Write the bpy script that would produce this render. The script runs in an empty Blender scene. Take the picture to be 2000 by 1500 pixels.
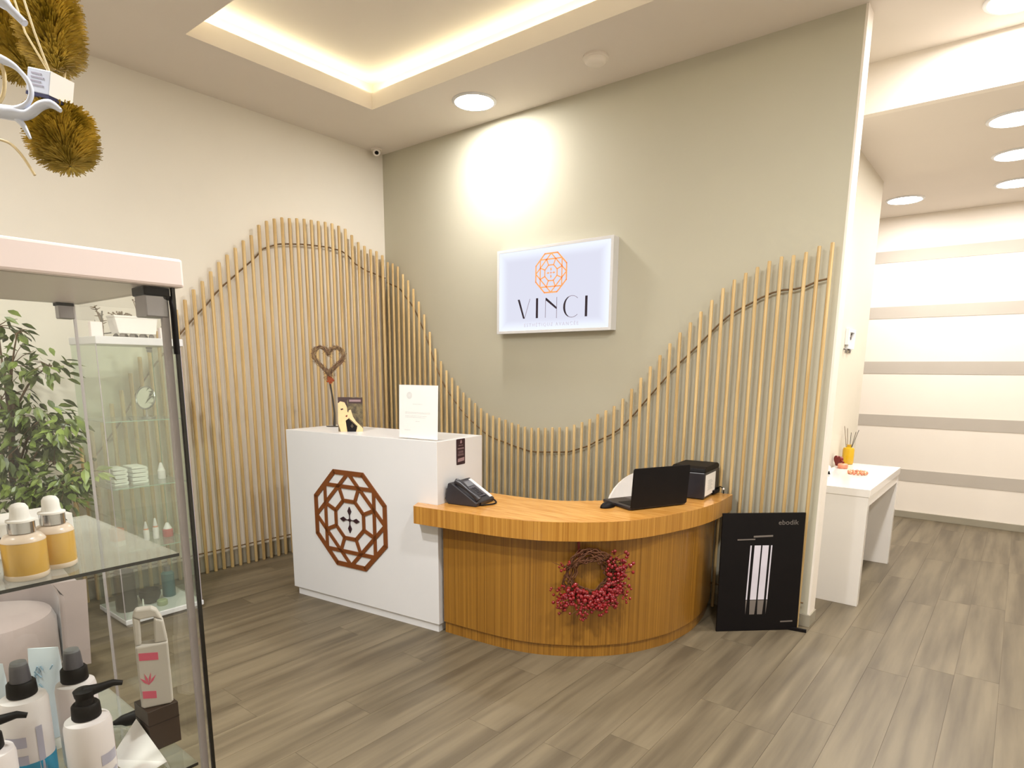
import bpy, math, random
from math import sin, cos, pi, radians, sqrt, atan2, hypot
from mathutils import Vector, Matrix
random.seed(7)
SC = bpy.context.scene
COL = SC.collection

# ------------------------------------------------------------------ camera
cam = bpy.data.cameras.new('camera')
camo = bpy.data.objects.new('camera', cam)
COL.objects.link(camo)
SC.camera = camo
yaw, pit, rol = radians(-38.72), radians(-10.39), radians(-0.46)
F_ = Vector((sin(yaw)*cos(pit), cos(yaw)*cos(pit), sin(pit)))
R0 = F_.cross(Vector((0, 0, 1))).normalized()
D0 = F_.cross(R0)
R_ = cos(rol)*R0 + sin(rol)*D0
D_ = -sin(rol)*R0 + cos(rol)*D0
CAM = Vector((4.598, -3.883, 1.5))
mw = Matrix((R_, -D_, -F_)).transposed().to_4x4()
mw.translation = CAM
camo.matrix_world = mw
cam.sensor_width = 36
cam.lens = 36*1226.3/2000
cam.shift_x = -0.0005
cam.shift_y = 197.4/2000
cam.clip_start = 0.02
cam.dof.use_dof = False

# ------------------------------------------------------------------ world, lights, exposure
w = bpy.data.worlds.new('world')
SC.world = w
w.use_nodes = True
w.node_tree.nodes['Background'].inputs[0].default_value = (1.0, 0.93, 0.84, 1)
w.node_tree.nodes['Background'].inputs[1].default_value = 0.05
SC.view_settings.view_transform = 'Standard'
SC.view_settings.look = 'None'
SC.view_settings.gamma = 1.0
SC.view_settings.use_curve_mapping = False
SC.view_settings.exposure = 0.30
SC.cycles.use_denoising = True
SC.cycles.max_bounces = 10
SC.cycles.diffuse_bounces = 6
SC.cycles.transparent_max_bounces = 40
SC.cycles.sample_clamp_indirect = 6.0

WARM = (1.0, 0.985, 0.955)
SPOT_W = 55.0
AREA_W = 34.0
COVE = 15.0
LIGHTS = [  # x, y, z, spot watts, wide watts, visible in the photo
    (1.386, -0.337, 3.335, 0.19, 0.52, True),
    (4.36, 0.40, 3.335, 0.5, 0.55, True),
    (4.37, 1.33, 3.05, 0.22, 0.27, True),
    (4.37, 2.15, 3.05, 0.22, 0.27, True),
    (4.36, 3.02, 3.05, 0.22, 0.27, True),
    (3.56, 3.08, 3.05, 0.22, 0.27, True),
    (2.5, -3.5, 3.335, 0.25, 1.6, False),  # this and the rows below are unseen fill lamps, added without fixtures
    (4.36, -2.35, 3.335, 0.2, 1.5, False),
    (3.0, -4.6, 3.335, 0.2, 2.0, False),
    (5.6, -1.0, 3.335, 0.3, 1.0, False),
]


# ------------------------------------------------------------------ helpers
def lin(c):
    return c/12.92 if c <= 0.04045 else ((c+0.055)/1.055)**2.4


def rgb(r, g, b):
    return (lin(r/255), lin(g/255), lin(b/255), 1)


MATS = {}


def mat(name, col, rough=0.5, metal=0.0, spec=0.5, var=0.0, vscale=(8, 8, 8), bump=0.0, bscale=(40, 40, 40),
        col2=None, objrand=0.0, emis=None, estr=0.0, detail=3.0, coat=0.0, ramp=(0.35, 0.65), sheen=0.0):
    m = bpy.data.materials.new(name)
    m.use_nodes = True
    nt = m.node_tree
    N, L = nt.nodes, nt.links
    b = N['Principled BSDF']
    b.inputs['Base Color'].default_value = col
    b.inputs['Roughness'].default_value = rough
    b.inputs['Metallic'].default_value = metal
    b.inputs['Specular IOR Level'].default_value = spec
    b.inputs['Coat Weight'].default_value = coat
    b.inputs['Sheen Weight'].default_value = sheen
    tc = N.new('ShaderNodeTexCoord')
    src = tc.outputs['Object']
    if objrand:
        oi = N.new('ShaderNodeObjectInfo')
        ml = N.new('ShaderNodeVectorMath')
        ml.operation = 'SCALE'
        cb = N.new('ShaderNodeCombineXYZ')
        for i in range(3):
            L.new(oi.outputs['Random'], cb.inputs[i])
        L.new(cb.outputs[0], ml.inputs[0])
        ml.inputs['Scale'].default_value = 37.0
        ad = N.new('ShaderNodeVectorMath')
        L.new(src, ad.inputs[0])
        L.new(ml.outputs[0], ad.inputs[1])
        src = ad.outputs[0]
    colsock = None
    if col2 is not None or var:
        if col2 is None:
            k = 1-var
            col2 = (col[0]*k, col[1]*k, col[2]*k, 1)
        mp = N.new('ShaderNodeMapping')
        mp.inputs['Scale'].default_value = vscale
        L.new(src, mp.inputs[0])
        nz = N.new('ShaderNodeTexNoise')
        nz.inputs['Scale'].default_value = 1.0
        nz.inputs['Detail'].default_value = detail
        L.new(mp.outputs[0], nz.inputs['Vector'])
        rp = N.new('ShaderNodeMapRange')
        rp.inputs['From Min'].default_value = ramp[0]
        rp.inputs['From Max'].default_value = ramp[1]
        L.new(nz.outputs['Fac'], rp.inputs['Value'])
        mx = N.new('ShaderNodeMix')
        mx.data_type = 'RGBA'
        mx.inputs[6].default_value = col
        mx.inputs[7].default_value = col2
        L.new(rp.outputs[0], mx.inputs[0])
        colsock = mx.outputs[2]
        if objrand:
            hv = N.new('ShaderNodeHueSaturation')
            mr = N.new('ShaderNodeMapRange')
            mr.inputs['To Min'].default_value = 1-objrand
            mr.inputs['To Max'].default_value = 1+objrand
            L.new(oi.outputs['Random'], mr.inputs['Value'])
            L.new(mr.outputs[0], hv.inputs['Value'])
            L.new(colsock, hv.inputs['Color'])
            colsock = hv.outputs[0]
        L.new(colsock, b.inputs['Base Color'])
    if bump:
        mp2 = N.new('ShaderNodeMapping')
        mp2.inputs['Scale'].default_value = bscale
        L.new(src, mp2.inputs[0])
        n2 = N.new('ShaderNodeTexNoise')
        n2.inputs['Scale'].default_value = 1.0
        n2.inputs['Detail'].default_value = 4
        L.new(mp2.outputs[0], n2.inputs['Vector'])
        bp = N.new('ShaderNodeBump')
        bp.inputs['Strength'].default_value = bump
        bp.inputs['Distance'].default_value = 0.004
        L.new(n2.outputs['Fac'], bp.inputs['Height'])
        L.new(bp.outputs[0], b.inputs['Normal'])
    if emis:
        b.inputs['Emission Color'].default_value = emis
        b.inputs['Emission Strength'].default_value = estr
    MATS[name] = m
    return m


def emit(name, col, s):
    m = bpy.data.materials.new(name)
    m.use_nodes = True
    nt = m.node_tree
    nt.nodes.clear()
    o = nt.nodes.new('ShaderNodeOutputMaterial')
    e = nt.nodes.new('ShaderNodeEmission')
    e.inputs[0].default_value = col
    e.inputs[1].default_value = s
    nt.links.new(e.outputs[0], o.inputs[0])
    return m


def glassmat(name, tint=(0.95, 0.98, 0.96, 1), refl=1.0, haze=0.0):
    m = bpy.data.materials.new(name)
    m.use_nodes = True
    nt = m.node_tree
    nt.nodes.clear()
    N, L = nt.nodes, nt.links
    o = N.new('ShaderNodeOutputMaterial')
    t = N.new('ShaderNodeBsdfTransparent')
    t.inputs[0].default_value = tint
    g = N.new('ShaderNodeBsdfGlossy')
    g.inputs['Roughness'].default_value = 0.02
    lw = N.new('ShaderNodeLayerWeight')
    pw_ = N.new('ShaderNodeMath')
    pw_.operation = 'POWER'
    pw_.inputs[1].default_value = 4.5
    L.new(lw.outputs['Facing'], pw_.inputs[0])
    mu = N.new('ShaderNodeMath')
    mu.operation = 'MULTIPLY_ADD'
    mu.inputs[1].default_value = 0.9*refl
    mu.inputs[2].default_value = 0.03*refl
    mu.use_clamp = True
    L.new(pw_.outputs[0], mu.inputs[0])
    mx = N.new('ShaderNodeMixShader')
    L.new(mu.outputs[0], mx.inputs[0])
    L.new(t.outputs[0], mx.inputs[1])
    L.new(g.outputs[0], mx.inputs[2])
    out = mx.outputs[0]
    if haze:
        d = N.new('ShaderNodeBsdfDiffuse')
        d.inputs[0].default_value = (0.8, 0.85, 0.8, 1)
        m2 = N.new('ShaderNodeMixShader')
        m2.inputs[0].default_value = haze
        L.new(out, m2.inputs[1])
        L.new(d.outputs[0], m2.inputs[2])
        out = m2.outputs[0]
    L.new(out, o.inputs[0])
    return m


class MB:
    def __init__(s):
        s.v, s.f = [], []

    def add(s, vs, fs):
        n = len(s.v)
        s.v += [tuple(p) for p in vs]
        s.f += [tuple(i+n for i in f) for f in fs]
        return s

    def box(s, x0, x1, y0, y1, z0, z1, M=None):
        vs = [Vector(p) for p in ((x0, y0, z0), (x1, y0, z0), (x1, y1, z0), (x0, y1, z0), (x0, y0, z1), (x1, y0, z1), (x1, y1, z1), (x0, y1, z1))]
        if M is not None:
            vs = [M @ p for p in vs]
        return s.add(vs, [(0, 3, 2, 1), (4, 5, 6, 7), (0, 1, 5, 4), (1, 2, 6, 5), (2, 3, 7, 6), (3, 0, 4, 7)])

    def prism(s, poly, z0, z1, M=None):
        n = len(poly)
        a = sum(poly[i][0]*poly[(i+1) % n][1]-poly[(i+1) % n][0]*poly[i][1] for i in range(n))
        if a < 0:
            poly = poly[::-1]
        vs = [Vector((p[0], p[1], z0)) for p in poly]+[Vector((p[0], p[1], z1)) for p in poly]
        if M is not None:
            vs = [M @ p for p in vs]
        return s.add(vs, [tuple(range(n-1, -1, -1)), tuple(range(n, 2*n))]+[(i, (i+1) % n, n+(i+1) % n, n+i) for i in range(n)])

    def lathe(s, prof, seg=24, M=None, c=(0, 0)):
        vs, fs = [], []
        for r, z in prof:
            for k in range(seg):
                a = 2*pi*k/seg
                vs.append(Vector((c[0]+r*cos(a), c[1]+r*sin(a), z)))
        for i in range(len(prof)-1):
            for k in range(seg):
                k2 = (k+1) % seg
                fs.append((i*seg+k, i*seg+k2, (i+1)*seg+k2, (i+1)*seg+k))
        fs.append(tuple(range(seg-1, -1, -1)))
        fs.append(tuple((len(prof)-1)*seg+k for k in range(seg)))
        if M is not None:
            vs = [M @ p for p in vs]
        return s.add(vs, fs)

    def tube(s, path, r, seg=8, closed=False):
        P = [Vector(p) for p in path]
        n = len(P)
        rs = r if isinstance(r, (list, tuple)) else [r]*n
        up = Vector((0, 0, 1))
        vs = []
        prev = None
        for i in range(n):
            if closed:
                t = (P[(i+1) % n]-P[i-1]).normalized()
            else:
                t = (P[min(i+1, n-1)]-P[max(i-1, 0)]).normalized()
            if prev is None:
                a = up if abs(t.z) < 0.9 else Vector((1, 0, 0))
                u = t.cross(a).normalized()
            else:
                u = (prev-t*prev.dot(t)).normalized()
            prev = u
            v = t.cross(u)
            for k in range(seg):
                an = 2*pi*k/seg
                vs.append(P[i]+rs[i]*(cos(an)*u+sin(an)*v))
        fs = []
        m = n if closed else n-1
        for i in range(m):
            j = (i+1) % n
            for k in range(seg):
                k2 = (k+1) % seg
                fs.append((i*seg+k, i*seg+k2, j*seg+k2, j*seg+k))
        if not closed:
            fs.append(tuple(range(seg-1, -1, -1)))
            fs.append(tuple((n-1)*seg+k for k in range(seg)))
        return s.add(vs, fs)

    def ball(s, c, r, seg=10, rings=6, sq=(1, 1, 1)):
        c = Vector(c)
        vs = [c+Vector((0, 0, -r*sq[2]))]
        for i in range(1, rings):
            th = -pi/2+pi*i/rings
            for k in range(seg):
                a = 2*pi*k/seg
                vs.append(c+Vector((r*sq[0]*cos(th)*cos(a), r*sq[1]*cos(th)*sin(a), r*sq[2]*sin(th))))
        vs.append(c+Vector((0, 0, r*sq[2])))
        fs = [(0, 1+(k+1) % seg, 1+k) for k in range(seg)]
        for i in range(rings-2):
            for k in range(seg):
                k2 = (k+1) % seg
                fs.append((1+i*seg+k, 1+i*seg+k2, 1+(i+1)*seg+k2, 1+(i+1)*seg+k))
        e = len(vs)-1
        b0 = 1+(rings-2)*seg
        fs += [(b0+k, b0+(k+1) % seg, e) for k in range(seg)]
        return s.add(vs, fs)

    def mesh(s, name):
        me = bpy.data.meshes.new(name)
        me.from_pydata(s.v, [], s.f)
        me.update()
        return me

    def build(s, name, m, parent=None, smooth=None, bevel=0.0, loc=None, **kw):
        me = s.mesh(name)
        me.materials.append(m)
        if smooth is not None:
            me.shade_smooth()
            me.set_sharp_from_angle(angle=radians(smooth))
        o = bpy.data.objects.new(name, me)
        COL.objects.link(o)
        if parent is not None:
            o.parent = parent
        if loc is not None:
            o.location = loc
        if bevel:
            md = o.modifiers.new('bevel', 'BEVEL')
            md.width = bevel
            md.segments = 2
            md.limit_method = 'ANGLE'
            md.angle_limit = radians(50)
            md.harden_normals = False
        tag(o, **kw)
        return o


def tag(o, label=None, cat=None, group=None, kind=None):
    if label:
        o['label'] = label
    if cat:
        o['category'] = cat
    if group:
        o['group'] = group
    if kind:
        o['kind'] = kind
    return o


def thing(name, label, cat, loc=(0, 0, 0), rz=0.0, group=None, kind=None):
    o = bpy.data.objects.new(name, None)
    COL.objects.link(o)
    o.location = loc
    o.rotation_euler = (0, 0, rz)
    o.empty_display_size = 0.1
    return tag(o, label, cat, group, kind)


def B(x0, x1, y0, y1, z0, z1):
    return MB().box(x0, x1, y0, y1, z0, z1)


def text(name, s, size, m, parent, M, ext=0.0006, spacing=1.0, align='CENTER', wide=1.0, **kw):
    cu = bpy.data.curves.new(name, 'FONT')
    cu.body = s
    cu.size = size
    cu.extrude = ext
    cu.resolution_u = 3
    cu.space_character = spacing
    cu.align_x = align
    cu.align_y = 'CENTER'
    o = bpy.data.objects.new(name, cu)
    dg = bpy.context.evaluated_depsgraph_get()
    COL.objects.link(o)
    dg.update()
    me = bpy.data.meshes.new_from_object(o.evaluated_get(dg))
    bpy.data.objects.remove(o)
    me.transform(M @ Matrix.Diagonal((wide, 1, 1, 1)))
    me.materials.clear()
    me.materials.append(m)
    ob = bpy.data.objects.new(name, me)
    COL.objects.link(ob)
    ob.parent = parent
    return tag(ob, **kw)


def bar(mb, p, q, wd, z0, z1, M=None, e=0.0):
    d = Vector((q[0]-p[0], q[1]-p[1]))
    l = d.length
    d /= l
    n = Vector((-d.y, d.x))*wd/2
    p = Vector((p[0], p[1]))-d*e
    q = Vector((q[0], q[1]))+d*e
    mb.prism([tuple(p-n), tuple(q-n), tuple(q+n), tuple(p+n)], z0, z1, M)


def interp(xs, ys, x):
    if x <= xs[0]:
        return ys[0]
    for i in range(len(xs)-1):
        if x <= xs[i+1]:
            t = (x-xs[i])/(xs[i+1]-xs[i])
            return ys[i]*(1-t)+ys[i+1]*t
    return ys[-1]


def catmull(P, n=6):
    out = []
    for i in range(len(P)-1):
        p0 = P[max(i-1, 0)]
        p1, p2 = P[i], P[i+1]
        p3 = P[min(i+2, len(P)-1)]
        for k in range(n):
            t = k/n
            out.append(tuple(0.5*((2*p1[j])+(-p0[j]+p2[j])*t+(2*p0[j]-5*p1[j]+4*p2[j]-p3[j])*t*t+(-p0[j]+3*p1[j]-3*p2[j]+p3[j])*t**3) for j in range(len(p1))))
    out.append(tuple(P[-1]))
    return out


def onplane(origin, xdir, ydir=(0, 0, 1)):
    """matrix taking local (x, y, z) to a vertical face: x along xdir, y up, z outward"""
    x = Vector(xdir).normalized()
    y = Vector(ydir).normalized()
    z = x.cross(y).normalized()
    M = Matrix((x, y, z)).transposed().to_4x4()
    M.translation = Vector(origin)
    return M


# ------------------------------------------------------------------ materials
m_wall_cream = mat('cream_wall_paint', rgb(224, 218, 206), 0.85, var=0.03, vscale=(2, 2, 2), bump=0.06, bscale=(180, 180, 180))
m_wall_greige = mat('greige_wall_paint', rgb(186, 182, 164), 0.85, var=0.03, vscale=(2, 2, 2), bump=0.06, bscale=(180, 180, 180))
m_ceiling = mat('ceiling_paint', rgb(226, 218, 209), 0.9, var=0.02, vscale=(2, 2, 2))
m_corr = mat('corridor_paint', rgb(208, 200, 184), 0.85, var=0.03, vscale=(2, 2, 2))
m_stripe = mat('stripe_paint', rgb(182, 174, 164), 0.8, var=0.03, vscale=(4, 4, 4))
m_base = mat('baseboard_grey', rgb(150, 143, 126), 0.6, var=0.06, vscale=(6, 6, 6))
m_trim = mat('white_trim_paint', rgb(234, 226, 216), 0.5, var=0.02, vscale=(3, 3, 3))
m_floor = mat('vinyl_plank', rgb(112, 101, 81), 0.45, col2=rgb(84, 74, 58), vscale=(14, 1.0, 1), objrand=0.05, detail=6, bump=0.10,
              bscale=(120, 6, 1), ramp=(0.36, 0.66), spec=0.4)
m_subfloor = mat('floor_joint', rgb(104, 94, 78), 0.7, var=0.1)
m_pine = mat('pine_dowel', rgb(208, 181, 131), 0.5, col2=rgb(182, 150, 98), vscale=(90, 90, 2.2), objrand=0.05, spec=0.35, bump=0.05, bscale=(150, 150, 4))
m_rail = mat('dark_rod', rgb(120, 94, 62), 0.5, var=0.2, vscale=(20, 20, 20))
m_deskedge = mat('striped_veneer_lit', rgb(186, 136, 58), 0.3, col2=rgb(152, 100, 32), vscale=(110, 110, 0.5), detail=2.5, coat=0.3, ramp=(0.3, 0.72))
m_desk_shaded = mat('striped_veneer_shaded', rgb(158, 112, 40), 0.3, col2=rgb(116, 76, 20), vscale=(120, 120, 0.5), detail=2.5, coat=0.3, ramp=(0.3, 0.72), bump=0.03, bscale=(300, 300, 1))  # same veneer as the edge, darkened to paint in shade on the front
m_desktop = mat('desk_top_veneer', rgb(212, 158, 84), 0.26, col2=rgb(188, 130, 56), vscale=(6, 60, 10), detail=3, coat=0.35)
m_white = mat('white_laminate', rgb(216, 216, 218), 0.28, var=0.02, vscale=(3, 3, 3), spec=0.5)
m_whitegloss = mat('white_lacquer', rgb(232, 228, 224), 0.15, var=0.02, vscale=(3, 3, 3), spec=0.6, coat=0.3)
m_emblem = mat('brown_emblem', rgb(118, 64, 24), 0.4, var=0.12, vscale=(14, 14, 14))
m_dark = mat('dark_plastic', rgb(40, 38, 44), 0.35, var=0.15, vscale=(20, 20, 20))
m_black = mat('black_plastic', rgb(9, 5, 7), 0.55, spec=0.22, var=0.2, vscale=(10, 10, 10))
m_grey = mat('grey_plastic', rgb(110, 112, 118), 0.4, var=0.1)
m_lcd = mat('handset_screen', rgb(216, 216, 218), 0.3, var=0.03)
m_paper = mat('paper', rgb(240, 238, 236), 0.7, var=0.02, vscale=(10, 10, 10))
m_print = mat('faint_print', rgb(205, 206, 206), 0.7, var=0.05)
m_chrome = mat('chrome', rgb(190, 190, 192), 0.15, metal=1.0, var=0.05)
m_alu = mat('aluminium', rgb(150, 146, 150), 0.35, metal=0.7, var=0.05)
m_seal = mat('seal_strip', rgb(168, 160, 164), 0.4, var=0.05)
m_glassedge = mat('glass_edge', rgb(22, 20, 14), 0.2, var=0.1)
m_greenedge = mat('green_glass_edge', rgb(150, 176, 158), 0.2, var=0.1)
m_glass = glassmat('clear_glass', (0.985, 0.993, 0.985, 1), 0.7)
m_acrylic = glassmat('acrylic', (0.997, 0.997, 0.997, 1), 0.5)
m_glass2 = glassmat('greenish_glass', (0.93, 0.962, 0.925, 1), 0.8, 0.02)
m_shelfglass = glassmat('shelf_glass', (0.90, 0.93, 0.90, 1), 1.2, 0.07)
m_leaf = mat('ficus_leaf', rgb(118, 136, 62), 0.4, col2=rgb(62, 78, 32), vscale=(9, 9, 9), objrand=0.3, spec=0.5)
m_bark = mat('ficus_bark', rgb(104, 80, 52), 0.8, var=0.4, vscale=(30, 30, 8), bump=0.4)
m_pot = mat('brown_pot', rgb(52, 34, 22), 0.5, var=0.3)
m_soil = mat('soil', rgb(50, 38, 28), 0.9, var=0.5, vscale=(60, 60, 60), bump=0.5)
m_fabric = mat('mauve_upholstery', rgb(150, 136, 132), 0.8, var=0.08, vscale=(5, 5, 5), sheen=0.3, bump=0.1, bscale=(300, 300, 300))
m_gold = mat('gold_tinsel', rgb(222, 194, 92), 0.35, metal=0.15, col2=rgb(150, 126, 34), vscale=(60, 60, 60))
m_goldcord = mat('cream_cord', rgb(226, 206, 160), 0.5, var=0.1, vscale=(200, 200, 200))
m_lace = mat('white_ornament', rgb(214, 222, 240), 0.35, var=0.03)
m_navy = mat('navy_card', rgb(30, 34, 84), 0.5, var=0.1)
m_red = mat('red_berry', rgb(132, 2, 14), 0.14, var=0.3, vscale=(60, 60, 60), coat=0.6)
m_darkred = mat('dark_red_ribbon', rgb(118, 20, 10), 0.5, var=0.2)
m_twig = mat('brown_twig', rgb(96, 54, 26), 0.8, var=0.4, vscale=(80, 80, 80))
m_drytwig = mat('dried_twig', rgb(150, 126, 92), 0.85, col2=rgb(110, 80, 64), vscale=(50, 50, 50))
m_rose = mat('rust_rose', rgb(158, 72, 30), 0.7, var=0.3, vscale=(60, 60, 60))
m_skin = mat('printed_skin', rgb(238, 200, 150), 0.5, var=0.08, vscale=(30, 30, 30))
m_hair = mat('printed_hair', rgb(60, 34, 32), 0.5, var=0.2)
m_olive = mat('printed_olive', rgb(112, 98, 66), 0.5, col2=rgb(60, 50, 36), vscale=(40, 40, 40))
m_mauveprint = mat('printed_mauve', rgb(150, 124, 128), 0.5, var=0.1)
m_plum = mat('plum_sticker', rgb(46, 18, 28), 0.4, var=0.1)
m_yellow = mat('yellow_glass', rgb(200, 158, 8), 0.15, var=0.12, coat=0.5)
m_serum = mat('yellow_serum', rgb(204, 162, 74), 0.2, var=0.08, coat=0.5, spec=0.4)
m_clearplastic = mat('frosted_clear', rgb(222, 204, 186), 0.25, var=0.04)
m_coral = mat('coral', rgb(220, 140, 110), 0.4, var=0.2, vscale=(50, 50, 50))
m_rosegold = mat('rose_gold', rgb(226, 170, 130), 0.25, metal=0.6, var=0.1)
m_blue = mat('teal_blue_label', rgb(16, 130, 168), 0.35, var=0.05)
m_pink = mat('pink_label', rgb(206, 92, 116), 0.4, var=0.05)
m_lilac = mat('lilac_label', rgb(176, 172, 190), 0.4, var=0.05)
m_bottle = mat('white_bottle', rgb(226, 218, 220), 0.35, var=0.02, spec=0.4)
m_bottle_refl = mat('dimmed_reflection_white', rgb(190, 184, 176), 0.4, var=0.03)  # greyed so the stand-in bottle looks like a dim reflection
m_tube = mat('white_tube', rgb(206, 216, 226), 0.4, var=0.03)
m_tubeprint = mat('tube_print', rgb(150, 176, 196), 0.4, var=0.1)
m_charcoal = mat('charcoal_pump', rgb(78, 76, 84), 0.35, var=0.1)
m_orange = mat('orange_carton', rgb(226, 140, 96), 0.5, var=0.05)
m_redcarton = mat('red_carton', rgb(180, 80, 80), 0.5, var=0.05)
m_teal = mat('teal_carton', rgb(60, 104, 110), 0.5, var=0.1)
m_darkpot = mat('dark_pot', rgb(46, 42, 36), 0.4, var=0.2)
m_candle = mat('green_candle', rgb(166, 176, 140), 0.4, var=0.2, vscale=(40, 40, 40))
m_towel = mat('white_towel', rgb(226, 226, 220), 0.9, var=0.06, vscale=(30, 30, 30), bump=0.3, bscale=(200, 200, 200))
m_mirror = mat('mirror', rgb(225, 228, 226), 0.03, metal=1.0, var=0.01)
m_brown = mat('brown_dried', rgb(120, 100, 76), 0.8, var=0.4, vscale=(60, 60, 60))
m_blackwire = mat('black_wire', rgb(60, 54, 46), 0.5, var=0.2)
m_glow = emit('photo_glow_print', (0.8, 0.78, 0.85, 1), 0.0)
m_glowprint = mat('pale_column_print', rgb(206, 202, 214), 0.5, var=0.08)
m_greyprint = mat('grey_print', rgb(112, 104, 98), 0.5, var=0.1)
m_led = emit('led_strip', (1.0, 0.93, 0.64, 1), COVE)
m_lens = emit('downlight_lens', (1.0, 0.93, 0.86, 1), 40.0)

# ------------------------------------------------------------------ room shell
H1, H2 = 3.335, 3.05          # reception ceiling, corridor ceiling
YB = 0.72                      # where the ceiling drops
XR, YR = 6.3, -6.3             # unseen right and rear walls
B(-0.15, 0.0, YR, 0.12, -0.05, 3.75).build('wall_left', m_wall_cream, kind='structure')
B(0.0, 3.76, 0.0, 0.12, -0.05, H1+0.02).build('wall_back', m_wall_greige, kind='structure')
t = B(3.752, 3.764, -0.0005, 0.1205, 0.075, H1).build('trim_1', m_trim, kind='structure')
B(3.38, 3.50, 0.12, 2.35, -0.05, H1+0.02).build('wall_corridor', m_corr, kind='structure')
B(1.9, 3.38, 2.25, 2.35, -0.05, H1).build('wall_recess', m_wall_cream, kind='structure')
B(1.8, 1.9, 2.25, 3.9, -0.05, H1).build('wall_recess_left', m_wall_cream, kind='structure')
wf = B(1.9, XR, 3.78, 3.9, -0.05, H1).build('wall_far', m_trim, kind='structure')
for i, (z0, z1) in enumerate(((2.607, 2.722), (2.053, 2.171), (1.493, 1.617), (0.946, 1.064), (0.385, 0.508))):
    B(1.95, XR, 3.776, 3.7805, z0, z1).build('stripe', m_stripe, wf)
B(XR, XR+0.1, YR, 3.9, -0.05, 3.75).build('wall_right', m_wall_cream, kind='structure')
B(-0.15, XR+0.1, YR-0.1, YR, -0.05, 3.75).build('wall_rear', m_wall_cream, kind='structure')
B(1.9, XR, 3.766, 3.7795, 0, 0.068).build('baseboard_far', m_base, kind='structure', bevel=0.002)
B(0.0, 0.012, -5.0, -0.012, 0, 0.12).build('baseboard_left', m_base, kind='structure', bevel=0.002)
MB().box(0.0, 3.772, -0.012, 0.0, 0, 0.075).box(3.76, 3.772, 0.0, 0.13, 0, 0.075).build('baseboard_back', m_base, kind='structure', bevel=0.002)
B(3.50, 3.51, 0.12, 2.35, 0, 0.068).build('baseboard_corridor', m_trim, kind='structure', bevel=0.002)

# ceiling with the lit recess
CX0, CX1, CY0, CY1, LT = 0.705, 5.0, -1.99, -0.68, 0.11
c = MB()
c.box(0, CX0, YR, YB, H1, H1+LT)
c.box(CX1, XR, YR, YB, H1, H1+LT)
c.box(CX0, CX1, YR, CY0, H1, H1+LT)
c.box(CX0, CX1, CY1, YB, H1, H1+LT)
c.build('ceiling', m_ceiling, kind='structure')
CV, HU = 0.09, 0.10            # cove depth behind the lip, height of the upper ceiling above the lip
zt = H1+LT+HU
B(CX0-CV, CX1+CV, CY0-CV, CY1+CV, zt, zt+0.03).build('ceiling_recess', m_ceiling, kind='structure')
c = MB()
for a in ((CX0-CV-0.03, CX0-CV, CY0-CV, CY1+CV), (CX1+CV, CX1+CV+0.03, CY0-CV, CY1+CV), (CX0-CV, CX1+CV, CY0-CV-0.03, CY0-CV), (CX0-CV, CX1+CV, CY1+CV, CY1+CV+0.03)):
    c.box(*a, H1+LT, zt+0.03)
c.build('trim_2', m_ceiling, kind='structure')
ls = thing('led_strip', 'warm yellow led strip lights hidden along the ceiling recess', 'light', (0, 0, H1+LT))
for a in ((CX0-0.050, CX0-0.038, CY0, CY1), (CX0, CX1, CY1+0.038, CY1+0.050), (CX0, CX1, CY0-0.050, CY0-0.038), (CX1+0.038, CX1+0.050, CY0, CY1)):
    B(*a, 0.0005, 0.012).build('light_tape', m_led, ls)
B(3.38, XR, YB, YB+0.06, H2, H1+LT).build('wall_bulkhead', m_trim, kind='structure')
B(1.9, XR, YB+0.06, 3.79, H2, H2+0.06).build('ceiling_corridor', m_ceiling, kind='structure')
MB().box(0, 3.38, 0.12, YB+0.06, H1, H1+LT).box(-0.15, XR+0.1, YR-0.1, 3.9, 3.75, 3.8).build('ceiling_outer', m_ceiling, kind='structure')

# floor: a base and the planks the photograph shows
fl = B(-0.1, XR+0.05, YR-0.05, 3.85, -0.06, -0.003).build('floor', m_subfloor, kind='structure')


def inview(x, y, mgn=420):
    v = Vector((x, y, 0))-CAM
    d = v.dot(F_)
    if d < 0.3:
        return False
    u = 1226.3*v.dot(R_)/d+1001
    q = 1226.3*v.dot(D_)/d+947.4
    return -mgn < u < 2000+mgn and q < 1500+mgn


PW, PL = 0.18, 1.25
for k in range(0, 35):
    x0 = k*PW
    off = random.random()*PL
    y = -5.0-off
    while y < 3.78:
        a, b2 = max(y, YR), min(y+PL, 3.766)
        x1 = min(x0+PW, XR)
        if x0 < 3.76:
            b2 = min(b2, -0.012) if y < 0 and x0 < 3.5 else b2
        y += PL
        if b2-a < 0.02 or (x0 < 3.5 and a > -0.02 and x0+PW < 3.5 and a < 2.3):
            continue
        if not any(inview(x0+PW*i/2, a+(b2-a)*j/8) for i in range(3) for j in range(9)):
            continue
        g = 0.0005
        hh = (b2-a)/2
        B(-PW/2+g, (x1-x0)-PW/2-g, -hh+g, hh-g, -0.006, 0.0).build('plank', m_floor, fl, loc=(x0+PW/2, (a+b2)/2, 0))

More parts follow.
